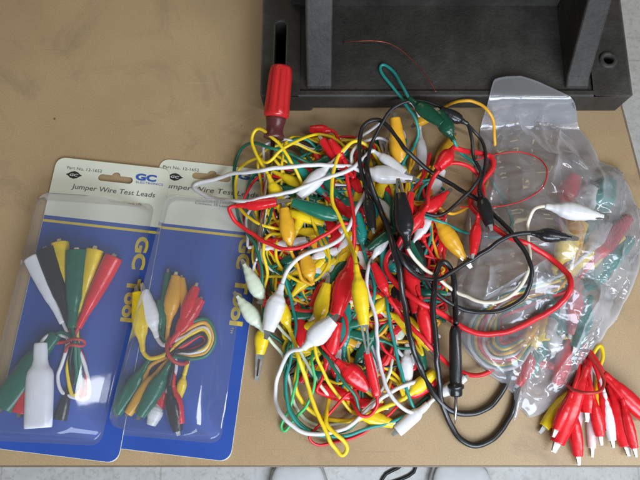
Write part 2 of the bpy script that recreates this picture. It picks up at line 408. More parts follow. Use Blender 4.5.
# shoes
plastic('shoe_white', (0.86, 0.87, 0.88), rough=0.6, scale=60); plastic('shoe_sole', (0.55, 0.54, 0.52), rough=0.6); plastic('lace', (0.7, 0.7, 0.7), rough=0.8)
def shoe(pcx, wpx, ang, label):
    toe = P(pcx, 458, FZ+3); cm = (CAM.z-FZ)/640.0*1.02; W = wpx*cm/2
    root = empty('shoe', (toe.x, toe.y-14, FZ), label, 'shoe', 'pair of shoes on the floor')
    ca, sa = math.cos(ang), math.sin(ang)
    def X(u, v, z): # u across, v forward (toe at 0, heel at -28)
        return Vector((toe.x+u*ca-v*sa, toe.y+u*sa+v*ca, FZ+z))
    prof = [(-28, .0, .1), (-27.6, .45, 4), (-26, .62, 7), (-22, .7, 9.5), (-17, .74, 9), (-12, .85, 7.2), (-8, .98, 6), (-4.5, .98, 5.0), (-2, .85, 4.3), (-.7, .6, 3.6), (0, .05, 2.4)]
    for nm, mt, z0, sc_ in (('upper', 'shoe_white', 1.6, 1.0), ('sole', 'shoe_sole', 0, 1.06)):
        vs, fs = [], []; S = 20
        for v, w, h in prof:
            hh = h if nm == 'upper' else 2.2
            for k in range(S):
                q = math.pi*2*k/S
                u = W*w*sc_*math.copysign(abs(math.cos(q))**.7, math.cos(q)); z = (math.sin(q)+1)/2 if nm == 'upper' else (1 if math.sin(q) > 0 else 0)
                zz = z0+(max(0, hh-z0))*(z**.8) if nm == 'upper' else hh*z
                vs.append(X(u, v*(1.02 if nm == 'sole' else 1), zz))
        n = len(prof)
        for i in range(n-1):
            for k in range(S): k2 = (k+1) % S; fs.append((i*S+k, i*S+k2, (i+1)*S+k2, (i+1)*S+k))
        fs.append(tuple(range(S))); fs.append(tuple((n-1)*S+k for k in range(S)))
        o = mk(nm, vs, fs, mt, root)
        if nm == 'upper':
            md = o.modifiers.new('s', 'SUBSURF'); md.levels = md.render_levels = 1
    vs, fs = [], []
    for i in range(4):
        v = -10-i*2.2; z = 7.2+i*.75
        tube_vf([X(-2.4, v, z-1.0), X(-1.2, v, z), X(1.2, v, z), X(2.4, v, z-1.0)], .28, vs, fs, 6)
    mk('laces', vs, fs, 'lace', root)
shoe(297, 52, 0.05, 'white shoe on the floor, the one left of the black floor cable')
shoe(461, 56, -0.03, 'white shoe on the floor, the one right of the black floor cable')
# ================================================================== CAST IRON ANGLE PLATE
m, nt, out = newmat('cast_iron'); b = N(nt, 'ShaderNodeBsdfPrincipled', Roughness=0.55)
b.inputs['Specular IOR Level'].default_value = 0.35
co = objco(nt, 1.0)
n1 = N(nt, 'ShaderNodeTexNoise', Scale=300.0, Detail=6.0, Roughness=0.65); nt.links.new(co, n1.inputs['Vector'])
n2 = N(nt, 'ShaderNodeTexNoise', Scale=14.0, Detail=7.0, Roughness=0.7); nt.links.new(co, n2.inputs['Vector'])
r1 = ramp(nt, n2.outputs['Fac'], [(0.35, (0.017, 0.015, 0.012)), (0.52, (0.034, 0.030, 0.025)), (0.68, (0.060, 0.054, 0.046))])
r2 = ramp(nt, n1.outputs['Fac'], [(0.3, (0.85, 0.85, 0.85)), (0.55, (1, 1, 1)), (0.75, (1.0, 1.0, 1.0))])
mx = nt.nodes.new('ShaderNodeMix'); mx.data_type = 'RGBA'; mx.blend_type = 'MULTIPLY'; mx.inputs[0].default_value = 1
nt.links.new(r1.outputs[0], mx.inputs[6]); nt.links.new(r2.outputs[0], mx.inputs[7]); bv = N(nt, 'ShaderNodeBevel', Radius=0.0035); bv.samples = 6; ge = nt.nodes.new('ShaderNodeNewGeometry'); dt = N(nt, 'ShaderNodeVectorMath', operation='DOT_PRODUCT')
nt.links.new(bv.outputs[0], dt.inputs[0]); nt.links.new(ge.outputs['Normal'], dt.inputs[1])
er = ramp(nt, dt.outputs['Value'], [(.80, (1, 1, 1)), (.985, (0, 0, 0))]); em = N(nt, 'ShaderNodeMath', operation='MULTIPLY'); nt.links.new(er.outputs[0], em.inputs[0]); nt.links.new(n2.outputs['Fac'], em.inputs[1])
ew = nt.nodes.new('ShaderNodeMix'); ew.data_type = 'RGBA'; nt.links.new(em.outputs[0], ew.inputs[0]); nt.links.new(mx.outputs[2], ew.inputs[6]); ew.inputs[7].default_value = (0.16, 0.15, 0.135, 1)
nt.links.new(ew.outputs[2], b.inputs['Base Color'])
bp = N(nt, 'ShaderNodeBump', Strength=0.6, Distance=0.0010); nt.links.new(n1.outputs['Fac'], bp.inputs['Height']); nt.links.new(bp.outputs[0], b.inputs['Normal'])
nt.links.new(b.outputs[0], out.inputs[0])
ZT = 2.9
ip = empty('angle_plate', (8, 18, 0), 'heavy dark cast iron angle plate at the back with slot, bolt hole and two ribs', 'angle plate')
xL = P(260, 97, ZT).x; xR = P(633, 97, ZT).x; yf = P(450, 96, ZT).y; yb = 36
def ring_pts(cx, cy, rx, ry, n, a0=0): return [(cx+rx*math.cos(a0+2*math.pi*i/n), cy+ry*math.sin(a0+2*math.pi*i/n)) for i in range(n)]
# plate top with slot (left) and hole (right) built as a strip layout, walls included
s0 = P(281, 26, ZT); s1 = P(279, 82, ZT); hc = P(608, 60, ZT)
vs, fs = [], []
def plate_with_hole(x0, x1, y0, y1, hole):
    """rectangle with an inner loop, top + hole wall + bottom + outside"""
    n = len(hole); cx = sum(p[0] for p in hole)/n; cy = sum(p[1] for p in hole)/n; outer = []
    for hx, hy in hole:
        dx, dy = hx-cx, hy-cy
        t = min([((x1-cx)/dx if dx > 0 else (x0-cx)/dx) if abs(dx) > 1e-6 else 1e9, ((y1-cy)/dy if dy > 0 else (y0-cy)/dy) if abs(dy) > 1e-6 else 1e9])
        outer.append((cx+dx*t, cy+dy*t))
    b = len(vs)
    for L_, z in ((outer, ZT), (hole, ZT), (hole, 0.02)):
        for x, y in L_: vs.append((x, y, z))
    for i in range(n):
        j = (i+1) % n
        fs.append((b+i, b+j, b+n+j, b+n+i)); fs.append((b+n+i, b+n+j, b+2*n+j, b+2*n+i))
    # corners
    for X, Y in ((x0, y0), (x1, y0), (x1, y1), (x0, y1)):
        # find the segment crossing the corner
        for i in range(n):
            j = (i+1) % n; (ax, ay), (bx, by) = outer[i], outer[j]
            if (abs(ax-X) < 1e-6 and abs(by-Y) < 1e-6) or (abs(ay-Y) < 1e-6 and abs(bx-X) < 1e-6):
                if (abs(ax-X) < 1e-6 and abs(ay-Y) < 1e-6) or (abs(bx-X) < 1e-6 and abs(by-Y) < 1e-6): continue
                vs.append((X, Y, ZT)); fs.append((b+j, b+i, len(vs)-1))
sw = 0.46
slot = []
for i in range(13): a = math.pi*i/12; slot.append((s0.x+sw*math.cos(a), s0.y+sw*math.sin(a)))
for i in range(13): a = math.pi+math.pi*i/12; slot.append((s1.x+sw*math.cos(a), s1.y+sw*math.sin(a)))
xa = P(300, 60, ZT).x; xb = P(590, 60, ZT).x
plate_with_hole(xL, xa, yf, yb, slot)
plate_with_hole(xb, xR, yf, yb, ring_pts(hc.x, hc.y, .42, .42, 24, .01))
b_ = len(vs)
lip = .45; zr = ZT-0.22   # shallow recess between the ribs behind a front lip
for q in ((xa, yf, ZT), (xb, yf, ZT), (xb, yf+lip, ZT), (xa, yf+lip, ZT), (xa, yf+lip+.3, zr), (xb, yf+lip+.3, zr), (xb, yb, zr), (xa, yb, zr)): vs.append(q)
fs += [(b_, b_+1, b_+2, b_+3), (b_+3, b_+2, b_+5, b_+4), (b_+4, b_+5, b_+6, b_+7)]
# outer walls with feet: front profile with an arch between the feet
fx1 = P(312, 108, 0).x; fx2 = P(545, 108, 0).x; za = .55
prof = [(xL+.15, 0), (fx1, 0), (fx1+.12, za), (fx2-.12, za), (fx2, 0), (xR-.15, 0), (xR, ZT), (xb, ZT), (xa, ZT), (xL, ZT)]
for yy in (yf, yb):
    b_ = len(vs); 
    for x, z in prof: vs.append((x, yy - (.0 if yy == yb else (0.0)), z))
    f = tuple(b_+i for i in range(len(prof))); fs.append(f if yy == yf else f[::-1])
b1 = len(vs)-2*len(prof); b2 = len(vs)-len(prof)
for i in range(6): fs.append((b1+i+1, b1+i, b2+i, b2+i+1))
fs.append((b1, b1+9, b2+9, b2))
o = mk('base_plate', vs, fs, 'cast_iron', ip, smooth=False)
import bmesh
bm = bmesh.new(); bm.from_mesh(o.data); bmesh.ops.remove_doubles(bm, verts=bm.verts, dist=1e-6); bmesh.ops.recalc_face_normals(bm, faces=bm.faces); bm.to_mesh(o.data); bm.free()
bevel(o, .16, 3, 50)
# raised boss round the bolt hole
vs, fs = [], []; n = 32
rs = [(.43, ZT-.02), (.43, ZT+.13), (.50, ZT+.17), (.66, ZT+.17), (.76, ZT+.10), (.78, ZT-.02)]
for r_, z_ in rs:
    for x, y in ring_pts(hc.x, hc.y, r_, r_, n): vs.append((x, y, z_))
for i in range(len(rs)-1):
    for k in range(n): k2 = (k+1) % n; fs.append((i*n+k, i*n+k2, (i+1)*n+k2, (i+1)*n+k))
mk('hole_boss', vs, fs, 'cast_iron', ip)
# ribs (gussets)
def rib(pa, pw, extra):
    c0 = P(pa, 83, ZT); hw = pw/PXC/2*.95
    q = P(606, 0, 8.5); dy = (q.y-P(576, 83, ZT).y); dz = 8.5-ZT
    y0 = c0.y; yend = 19.3; zend = ZT+dz/dy*(yend-y0)
    vs, fs = [], []
    prof = [(y0-.5, ZT-.4), (y0-.3, ZT+.1), (y0+.25, ZT+.45), (yend, zend), (yend+1, zend), (yend+1, ZT-.4)]
    for x in (c0.x-hw, c0.x+hw):
        for y, z in prof: vs.append((x, y, z))
    n = len(prof); fs.append(tuple(range(n))[::-1]); fs.append(tuple(range(n, 2*n)))
    for i in range(n): j = (i+1) % n; fs.append((i, j, n+j, n+i))
    o = mk('rib', vs, fs, 'cast_iron', ip, smooth=False); bevel(o, .22, 3)
    return zend
zend = rib(319, 27, 0); rib(577, 24, 0)
ybp = P(450, 6, zr).y
vs, fs = [], []; box_vf(xL+2.5, xR-2.5, ybp, ybp+2.2, zr-.2, zend+.5, vs, fs)
bevel(mk('upright_plate', vs, fs, 'cast_iron', ip, smooth=False), .25, 3)
# ================================================================== BLISTER PACKS
def clear(name, milk_haze, rough, gloss, tint=(1, 1, 1), bump=0.0, bscale=40, thin=0.06):
    m, nt, out = newmat(name)
    tr = N(nt, 'ShaderNodeBsdfTransparent'); tr.inputs[0].default_value = (*tint, 1)
    gl = N(nt, 'ShaderNodeBsdfGlossy', Roughness=rough)
    df = N(nt, 'ShaderNodeBsdfDiffuse'); df.inputs[0].default_value = (0.88, 0.87, 0.90, 1)
    tl = N(nt, 'ShaderNodeBsdfTranslucent'); tl.inputs[0].default_value = (0.85, 0.84, 0.86, 1)
    mm = nt.nodes.new('ShaderNodeMixShader'); mm.inputs[0].default_value = .3; nt.links.new(df.outputs[0], mm.inputs[1]); nt.links.new(tl.outputs[0], mm.inputs[2])
    a = nt.nodes.new('ShaderNodeMixShader'); a.inputs[0].default_value = milk_haze
    if milk_haze > .1:
        lw = N(nt, 'ShaderNodeLayerWeight', Blend=0.35); mr = nt.nodes.new('ShaderNodeMapRange'); mr.inputs['From Min'].default_value = .12; mr.inputs['From Max'].default_value = .8; mr.inputs['To Min'].default_value = milk_haze; mr.inputs['To Max'].default_value = min(1, milk_haze*3.2); nt.links.new(lw.outputs['Facing'], mr.inputs['Value']); nt.links.new(mr.outputs[0], a.inputs[0])
    nt.links.new(tr.outputs[0], a.inputs[1]); nt.links.new(mm.outputs[0], a.inputs[2])
    fr = N(nt, 'ShaderNodeFresnel', IOR=1.5)
    ml = N(nt, 'ShaderNodeMath', operation='MULTIPLY_ADD'); nt.links.new(fr.outputs[0], ml.inputs[0]); ml.inputs[1].default_value = gloss; ml.inputs[2].default_value = thin
    ml.use_clamp = True
    g = nt.nodes.new('ShaderNodeMixShader'); nt.links.new(ml.outputs[0], g.inputs[0]); nt.links.new(a.outputs[0], g.inputs[1]); nt.links.new(gl.outputs[0], g.inputs[2])
    if bump:
        co = objco(nt, bscale); n = N(nt, 'ShaderNodeTexNoise', Scale=1.0, Detail=3.0); nt.links.new(co, n.inputs['Vector'])
        bp = N(nt, 'ShaderNodeBump', Strength=bump, Distance=0.002); nt.links.new(n.outputs['Fac'], bp.inputs['Height'])
        nt.links.new(bp.outputs[0], gl.inputs['Normal']); nt.links.new(bp.outputs[0], fr.inputs['Normal'])
        if milk_haze > .1: nt.links.new(bp.outputs[0], df.inputs['Normal'])
    nt.links.new(g.outputs[0], out.inputs[0]); return m
clear('blister_plastic', 0.08, 0.05, 0.5, (0.99, 0.99, 0.995), bump=0.06, bscale=30, thin=0.012)  # blister haze: diffuse share standing in for room reflections on clear plastic
clear('bag_film', 0.2, 0.15, 0.9, (0.97, 0.97, 0.98), bump=0.25, bscale=60, thin=0.03)
def flatmat(name, col, rough=0.4, var=.06):
    return plastic(name, col, rough=rough, var=var, bump=0.05, spec=.45, scale=60)
flatmat('card_cream', (0.66, 0.66, 0.54)); flatmat('card_blue', (0.028, 0.075, 0.32), .32, .1); flatmat('print_yellow', (0.62, 0.46, 0.05)); flatmat('print_grey', (0.10, 0.095, 0.10))
flatmat('print_black', (0.02, 0.02, 0.025)); flatmat('print_blue', (0.03, 0.09, 0.36)); flatmat('print_white', (0.7, 0.7, 0.66)); flatmat('card_edge', (0.7, 0.7, 0.68))
def rquad(cs, rad, n=6):
    """rounded polygon from 4 (x,y) corners"""
    out = []
    for i in range(4):
        p = Vector(cs[i]); a = (Vector(cs[i-1])-p); c = (Vector(cs[(i+1) % 4])-p); r = rad
        a.normalize(); c.normalize()
        A = p+a*r; B = p+c*r
        for k in range(n+1):
            t = k/n; out.append(A*(1-t)**2+p*2*t*(1-t)+B*t*t)
    return [(q.x, q.y) for q in out]
def text_mesh(body, mat, root, M, x, y, width, height, z, rot=0, shear=0.0, offset=0.0):
    cu = bpy.data.curves.new('t', 'FONT'); cu.body = body; cu.size = 1; cu.shear = shear; cu.offset = offset; cu.resolution_u = 3
    o = bpy.data.objects.new('t', cu); COL.objects.link(o)
    dg = bpy.context.evaluated_depsgraph_get(); me = bpy.data.meshes.new_from_object(o.evaluated_get(dg))
    vs = [v.co.copy() for v in me.vertices]; fs = [tuple(p.vertices) for p in me.polygons]
    bpy.data.objects.remove(o); bpy.data.curves.remove(cu)
    x0 = min(v.x for v in vs); x1 = max(v.x for v in vs); y0 = min(v.y for v in vs); y1 = max(v.y for v in vs)
    out = []
    for v in vs:
        a = (v.x-x0)/(x1-x0)*width; c = (v.y-y0)/(y1-y0)*height
        if rot: a, c = c, -a
        out.append(M(x+a, y+c, z))
    return out, fs
def pack(corners, zc, top, base, zt, label, txt):
    pw = [P(x, y, zc) for x, y in corners]   # TL TR BR BL
    TL, TR, BR, BL = pw
    ctr = (TL+TR+BR+BL)/4
    ux = ((TR-TL)+(BR-BL)).normalized(); uy = Vector((-ux.y, ux.x, 0))
    w = ((TR-TL).length+(BR-BL).length)/4; h = ((TL-BL).length+(TR-BR).length)/4
    root = empty('blister_pack', (ctr.x, ctr.y, 0), label, 'blister pack', 'carded jumper lead packs')
    def M(x, y, z): q = ctr+ux*x+uy*y; return Vector((q.x, q.y, zc+z))
    def LOC(px, py): q = P(px, py, zc+.06)-ctr; return q.dot(ux), q.dot(uy)
    T = 0.06
    # outline with rounded corners and a hang slot, built by grid-free strips: ring of outline + slot hole
    outl = rquad([(-w, h), (w, h), (w, -h), (-w, -h)], .9)
    ybl = LOC(*txt['blue'])[1]; yy0 = LOC(*txt['line'])[1]
    sx0, sy = LOC(*txt['slot0']); sx1, _ = LOC(*txt['slot1']); sh = .30
    # card body is cut into rows: top rows hold the slot
    vs, fs, fm = [], [], []
    def quad(a, b, c, d, mi):
        i = len(vs); vs.extend([a, b, c, d]); fs.append((i, i+1, i+2, i+3)); fm.append(mi)
    bm = bmesh.new()
    slot = []
    mxs = (sx0+sx1)/2
    for k in range(7): a = -math.pi/2-math.pi*k/6; slot.append((sx0+sh+sh*math.cos(a), sy+sh*math.sin(a)))
    slot += [(mxs-.55, sy+sh)]
    for k in range(7): a = math.pi-math.pi*k/6; slot.append((mxs+.38*math.cos(a), sy+sh+.3*math.sin(a)))
    slot += [(mxs+.55, sy+sh)]
    for k in range(7): a = math.pi/2-math.pi*k/6; slot.append((sx1-sh+sh*math.cos(a), sy+sh*math.sin(a)))
    ov = [bm.verts.new(M(x, y, T)) for x, y in outl]; sv = [bm.verts.new(M(x, y, T)) for x, y in slot]
    oe = [bm.edges.new((ov[i], ov[(i+1) % len(ov)])) for i in range(len(ov))]; se = [bm.edges.new((sv[i], sv[(i+1) % len(sv)])) for i in range(len(sv))]
    bmesh.ops.triangle_fill(bm, edges=oe+se, use_beauty=True)
    r = bmesh.ops.extrude_face_region(bm, geom=bm.faces[:]); 
    for v in [e for e in r['geom'] if isinstance(e, bmesh.types.BMVert)]: v.co.z -= T
    bmesh.ops.recalc_face_normals(bm, faces=bm.faces)
    bm.verts.index_update()
    card = mk('backing_card', [v.co.copy() for v in bm.verts], [tuple(v.index for v in f.verts) for f in bm.faces], 'card_cream', root, smooth=False)
    bm.free()
    # blue print panel sheet
    pan = rquad([(-w+.04, ybl), (w-.04, ybl), (w-.04, -h+.04), (-w+.04, -h+.04)], .02)
    # round only the bottom corners
    pan = []
    R = .88
    pan += [(-w+.03, ybl), (w-.03, ybl)]
    for (cx, cy, a0) in ((w-.03-R, -h+.03+R, 0), (-w+.03+R, -h+.03+R, -math.pi/2)):
        for k in range(7): a = a0-math.pi/2*k/6; pan.append((cx+R*math.cos(a), cy+R*math.sin(a)))
    i0 = len(pan); mk('blue_panel', [M(x, y, T+.006) for x, y in pan], [tuple(range(i0))[::-1]], 'card_blue', card, smooth=False)
    mk('yellow_rule', [M(x, y, T+.012) for x, y in ((-w+.03, yy0), (-w+.03, yy0-.22), (w-.03, yy0-.22), (w-.03, yy0))], [(0, 1, 2, 3)], 'print_yellow', card, smooth=False)
    for nm, mat, items in txt['items']:
        V, Fc = [], []
        for it in items:
            body, p0, p1, hh, kw = it
            x0, y0 = LOC(*p0); x1, y1 = LOC(*p1)
            wd = abs(x1-x0) if not kw.get('rot') else abs(y1-y0)
            a, f = text_mesh(body, mat, card, M, x0, y0, wd, hh, T+.018, **kw)
            b0 = len(V); V += a; Fc += [tuple(b0+i for i in q) for q in f]
        mk(nm, V, Fc, mat, card, smooth=False)
    # diamond emblem
    dx, dy = LOC(*txt['dia']); V = [M(dx+a, dy+c, T+.014) for a, c in ((-.72, 0), (-.5, .10), (-.28, .27), (0, .34), (.28, .27), (.5, .10), (.72, 0), (.5, -.10), (.28, -.27), (0, -.34), (-.28, -.27), (-.5, -.10))]
    V2, F2 = [], []
    mk('emblem', V, [tuple(range(12))[::-1]], 'print_black', card, smooth=False)
    a, f = text_mesh('GC', 'print_white', card, M, dx-.36, dy-.11, .72, .22, T+.02, shear=.2, offset=.02)
    mk('emblem_letters', a, f, 'print_white', card, smooth=False)
    # blister shell
    tq = [P(x, y, zc+zt) for x, y in top]; bq = [P(x, y, zc+.1) for x, y in base]
    def ring(cs, rad, z, grow=0):
        c = sum((Vector((q.x, q.y)) for q in cs), Vector((0, 0)))/4
        pts = []
        for q in cs:
            d = Vector((q.x, q.y))-c; pts.append(Vector((q.x, q.y))+d.normalized()*grow)
        return [(x, y, z) for x, y in rquad([(p.x, p.y) for p in pts], rad, 7)]
    zb = zc+T+.02
    rings = [ring(bq, .9, zb, .45), ring(bq, .9, zb+.03, .25), ring(bq, .9, zb+.05, .06)]
    A = ring(bq, .9, zb+.12, 0); B = ring(tq, 1.0, zc+zt, 0)
    prof_ = [(0.0, 0.0)]
    for k in range(24):
        tm = (k+.5)/24; ta = 54 if tm < .55 else 54*(1-(tm-.55)/.45)
        prof_.append(((k+1)/24, prof_[-1][1]+math.tan(math.radians(ta))))
    prof_ = [(a, c/prof_[-1][1]) for a, c in prof_]
    for t, zf in prof_:
        z = zb+.12+(zc+zt-zb-.12)*zf
        rings.append([(a[0]*(1-t)+c[0]*t, a[1]*(1-t)+c[1]*t, z) for a, c in zip(A, B)])
    for g in (-.25, -.6):
        rings.append(ring(tq, 1.0, zc+zt+.04*(-g), g))
    V = [p for r_ in rings for p in r_]; n = len(A); F_ = []
    for i in range(len(rings)-1):
        for k in range(n): k2 = (k+1) % n; F_.append((i*n+k2, i*n+k, (i+1)*n+k, (i+1)*n+k2))
    cx = sum(p[0] for p in rings[-1])/n; cy = sum(p[1] for p in rings[-1])/n
    V.append((cx, cy, zc+zt+.03)); m_ = len(V)-1
    for k in range(n): F_.append(((len(rings)-1)*n+(k+1) % n, (len(rings)-1)*n+k, m_))
    o = mk('blister', V, F_, 'blister_plastic', root)
    # shelf bead near the right foot of the blister
    return root
txt2 = dict(blue=(160, 223), line=(160, 226), slot0=(192, 175), slot1=(231, 178), dia=(175, 177), items=[
  ('title', 'print_grey', [('Jumper Wire Test Leads', (162, 189), (258, 198), .56, dict(shear=.12, offset=.004))]),
  ('part_number', 'print_grey', [('Part No. 12-1652', (163, 168), (199, 171), .26, {}), ('Contains 10 Leads 1/Pk', (195, 204), (240, 206), .2, {})]),
  ('logo', 'print_blue', [('GC', (237, 179), (263, 181), .62, dict(offset=.05))]),
  ('side_title', 'print_yellow', [('GC', (240, 237), (239, 269), 1.1, dict(rot=1, offset=.045)), ('Tool', (236, 277), (230, 325), 1.1, dict(rot=1, offset=.045)), ('TM', (231, 327), (230, 333), .2, dict(rot=1))])])
txt1 = dict(blue=(46, 215), line=(45, 219), slot0=(98, 177), slot1=(133, 180), dia=(74, 175), items=[
  ('title', 'print_grey', [('Jumper Wire Test Leads', (71, 190), (155, 197), .56, dict(shear=.12, offset=.004))]),
  ('part_number', 'print_grey', [('Part No. 12-1652', (67, 169), (102, 172), .26, {}), ('Contains 10 Leads 1/Pk', (108, 202), (142, 205), .2, {})]),
  ('logo', 'print_blue', [('GC', (135, 180), (156, 182), .62, dict(offset=.05)), ('ELECTRONICS', (136, 183), (163, 185), .18, {})]),
  ('side_title', 'print_yellow', [('GC', (137, 236), (131, 269), 1.1, dict(rot=1, offset=.045)), ('Tool', (128, 278), (118, 321), 1.1, dict(rot=1, offset=.045))])])
pack([(157, 159), (270, 170), (232, 463), (112, 447)], 0.02, [(166, 193), (226, 201), (188, 437), (107, 426)], [(170, 200), (252, 207), (219, 438), (116, 429)], 1.9,
     'blue and cream carded pack on the right, half under the loose white wire', txt2)
pack([(62, 158), (177, 170), (112, 463), (-14, 447)], 0.13, [(40, 192), (99, 196), (50, 434), (-22, 428)], [(40, 200), (152, 208), (99, 440), (-15, 435)], 1.9,
     'blue and cream carded pack on the left with big round ended clip boots', txt1)
# leads inside left pack
G1 = 'jumper leads sealed in the left pack'
K = dict(cap=1.45, k=.5, floor=.25, group=G1, r=.15)
cn = dict(s='cone'); ba = dict(s='barrel')
lead('yellow lead in the left pack, both boots at the top, one behind the black', 'yellow', (66, 305, 60, 243, 17, 4, None, cn), [(70, 325), (74, 345), (67, 372), (72, 394), (79, 392), (78, 365), (77, 342), (78, 325)], (79, 312, 95, 250, 17, 4, None, cn), **K)
lead('red lead in the left pack, one boot upper right, one behind the white', 'red', (78, 328, 114, 257, 18, 3, None, cn), [(74, 338), (84, 360), (87, 385), (82, 399), (80, 380), (77, 352), (66, 342), (50, 345), (40, 352)], (36, 360, 20, 413, 16, 4, None, ba), **K)
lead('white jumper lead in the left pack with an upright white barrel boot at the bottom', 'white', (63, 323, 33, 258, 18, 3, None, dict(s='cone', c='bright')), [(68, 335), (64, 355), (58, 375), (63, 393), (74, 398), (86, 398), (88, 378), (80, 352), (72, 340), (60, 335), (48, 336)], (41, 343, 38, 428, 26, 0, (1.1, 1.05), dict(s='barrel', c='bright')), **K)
lead('black jumper lead in the left pack, its speckled black boot fanned upper left', 'black', (69, 322, 46, 250, 21, 3, None, cn), [(73, 338), (70, 365), (74, 385), (76, 360)], (70, 385, 60, 420, 12, 0, .3, cn), **K)
lead('green lead in the left pack, one boot upright, one crossing the left edge', 'green', (72, 328, 77, 251, 22, 3, None, cn), [(75, 342), (76, 365), (78, 390), (80, 365), (77, 345), (70, 336), (60, 332)], (56, 334, 2, 406, 25, 8, (.8, .7), ba), **K)
def tie(pts, label, group=None, r=.12, col='tie_red', z=None):
    vs, fs = [], []; p = [P(a, b, c) for a, b, c in pts]; tube_vf(spline(p, .15), r, vs, fs, 8)
    o = mk('wire_tie', vs, fs, col, smooth=True, origin=p[0]*CM); return tag(o, label, 'tie', group)
tie([(67, 343, .6), (69, 340, 1.4), (75, 339, 1.7), (82, 340, 1.5), (85, 344, .8), (81, 346, 1.3), (73, 345, 1.65), (68, 346, 1.2), (65, 352, .7)], 'red tie knotted round the wires in the left pack')
# leads inside right pack
K['group'] = 'jumper leads sealed in the right pack'; K['floor'] = .12; K['r'] = .17
def bun(o, z=0): # hairpin bundle to the right
    return [(168+o*.2, 350-o), (180, 338-o*1.2), (194, 330-o*1.2), (205+o*.5, 327-o*1.1), (211+o*.6, 338-o*.5), (206+o*.3, 349+o*.6), (192, 354+o*.6), (176, 354+o*.4)]
lead('dark green lead in the right pack, boots behind the orange and at bottom left', 'green', (163, 338, 168, 273, 10, 4), bun(1)+[(160, 358)], (149, 360, 117, 414, 15, 3), **K)
lead('yellow jumper lead in the right pack, slim boot lying between the two green boots', 'orange', (188, 330, 182, 278, 9, 3, .4), bun(-4)+[(168, 362)], (162, 366, 128, 414, 13, 3), **K)
lead('red lead in the right pack, lower of the two red boots near the top', 'red', (172, 343, 201, 299, 15, 2), bun(5)+[(172, 362), (174, 375)], (173, 384, 181, 424, 11, 0, .7), **K)
lead('red lead in the right pack, upper of the two red boots with shiny tip', 'red', (180, 330, 196, 287, 13, 4), [(170, 345)]+bun(-7)[1:]+[(164, 372)], (166, 380, 158, 414, 10, 0, .35), **K)
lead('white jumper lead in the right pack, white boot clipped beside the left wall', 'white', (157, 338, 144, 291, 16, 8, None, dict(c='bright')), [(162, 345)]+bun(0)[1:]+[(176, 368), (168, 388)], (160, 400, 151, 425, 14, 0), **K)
lead('orange yellow lead in the right pack, upright boot in the middle of the top row', 'orange', (168, 328, 176, 276, 15, 4), [(168, 340)]+bun(3)[1:]+[(160, 360)], (150, 366, 134, 400, 9, 0, .4), **K)
lead('yellow jumper lead in the right pack, large bright boot at the left wall', 'yellow', (143, 352, 137, 292, 15, 6), [(150, 358), (165, 354)]+bun(-2)[1:7], (185, 372, 178, 400, 9, 0, .35), **K)
lead('green jumper lead in the right pack, second green boot from the left at the bottom', 'green', (160, 333, 160, 300, 9, 0, .3), bun(7)+[(172, 358)], (170, 363, 140, 416, 16, 4), **K)
lead('black jumper lead in the right pack, glossy black boot at the bottom', 'black', (190, 322, 186, 300, 8, 0, .3), bun(-6)+[(172, 372)], (169, 386, 178, 431, 15, 4), **K)
tie([(170, 338, .7), (167, 344, 1.5), (168, 354, 1.8), (175, 362, 1.7), (184, 364, 1.2), (188, 362, .8)], 'red tie looped round the wires in the right pack', r=.15)
# ================================================================== SCREWDRIVER
m_, nt, out = newmat('red_acetate'); b = N(nt, 'ShaderNodeBsdfPrincipled', Roughness=0.22)
b.inputs['Base Color'].default_value = (0.50, 0.018, 0.018, 1); b.inputs['Subsurface Weight'].default_value = .25; b.inputs['Subsurface Scale'].default_value = .004; b.inputs['Subsurface Radius'].default_value = (1, .2, .2)
nt.links.new(b.outputs[0], out.inputs[0])
plastic('ferrule', (0.10, 0.022, 0.022), rough=.3)
def lathe(name, a, b2, prof, mat, root, S=32, flute=0):
    y = (b2-a); L = y.length; y.normalize(); x = y.cross(Vector((0, 0, 1))).normalized(); z = x.cross(y)
    vs, fs = [], []
    for t, r_ in prof:
        for k in range(S):
            q = 2*math.pi*k/S; fl_ = 1.0
            if flute and .06 < t < .9: fl_ = 1-flute*max(0, math.cos(q*8))**2
            rr = r_*fl_; vs.append(a+y*(t*L)+x*(math.cos(q)*rr)+z*(math.sin(q)*rr))
    n = len(prof)
    for i in range(n-1):
        for k in range(S): k2 = (k+1) % S; fs.append((i*S+k, (i+1)*S+k, (i+1)*S+k2, i*S+k2))
    fs.append(tuple(range(S))); fs.append(tuple((n-1)*S+k for k in range(S))[::-1])
    return mk(name, vs, fs, mat, root)
sa = P(281.5, 66, ZT+1.15); sb = P(276, 118, 3.1); sd = P(273.5, 139, 2.8); se = P(256, 262, 1.6)
sroot = empty('screwdriver', (sb.x, sb.y, 0), 'red fluted handle screwdriver lying against the iron block, blade under the wires', 'screwdriver')
lathe('handle', sa, sb, [(0, .62), (.015, .80), (.05, .88), (.1, .92), (.2, .97), (.4, .99), (.7, 1.02), (.85, 1.05), (.93, 1.06), (.97, 1.0), (1.0, .86)], 'red_acetate', sroot, 64, .13)
lathe('collar', sb, sd, [(0, .82), (.1, .84), (.3, .74), (.5, .70), (.7, .74), (.85, .86), (.97, .84), (1, .7)], 'ferrule', sroot, 32)
lathe('shaft', sd, se, [(0, .2), (.9, .2), (.97, .26), (1, .2)], 'steel', sroot, 16)
for i in range(20):
    q = sd.lerp(se, i/19); hstamp(q.x, q.y, .25, q.z+.2)
for i in range(12):
    q = sa.lerp(sd, i/11); hstamp(q.x, q.y, .9, q.z+.8)
# block in the height field, so wires climb over its front edge
for ix in range(int((xR-xL)/CELL)):
    for iy in range(-3, 40): hstamp(xL+ix*CELL, yf+iy*CELL, .1, ZT+.12)
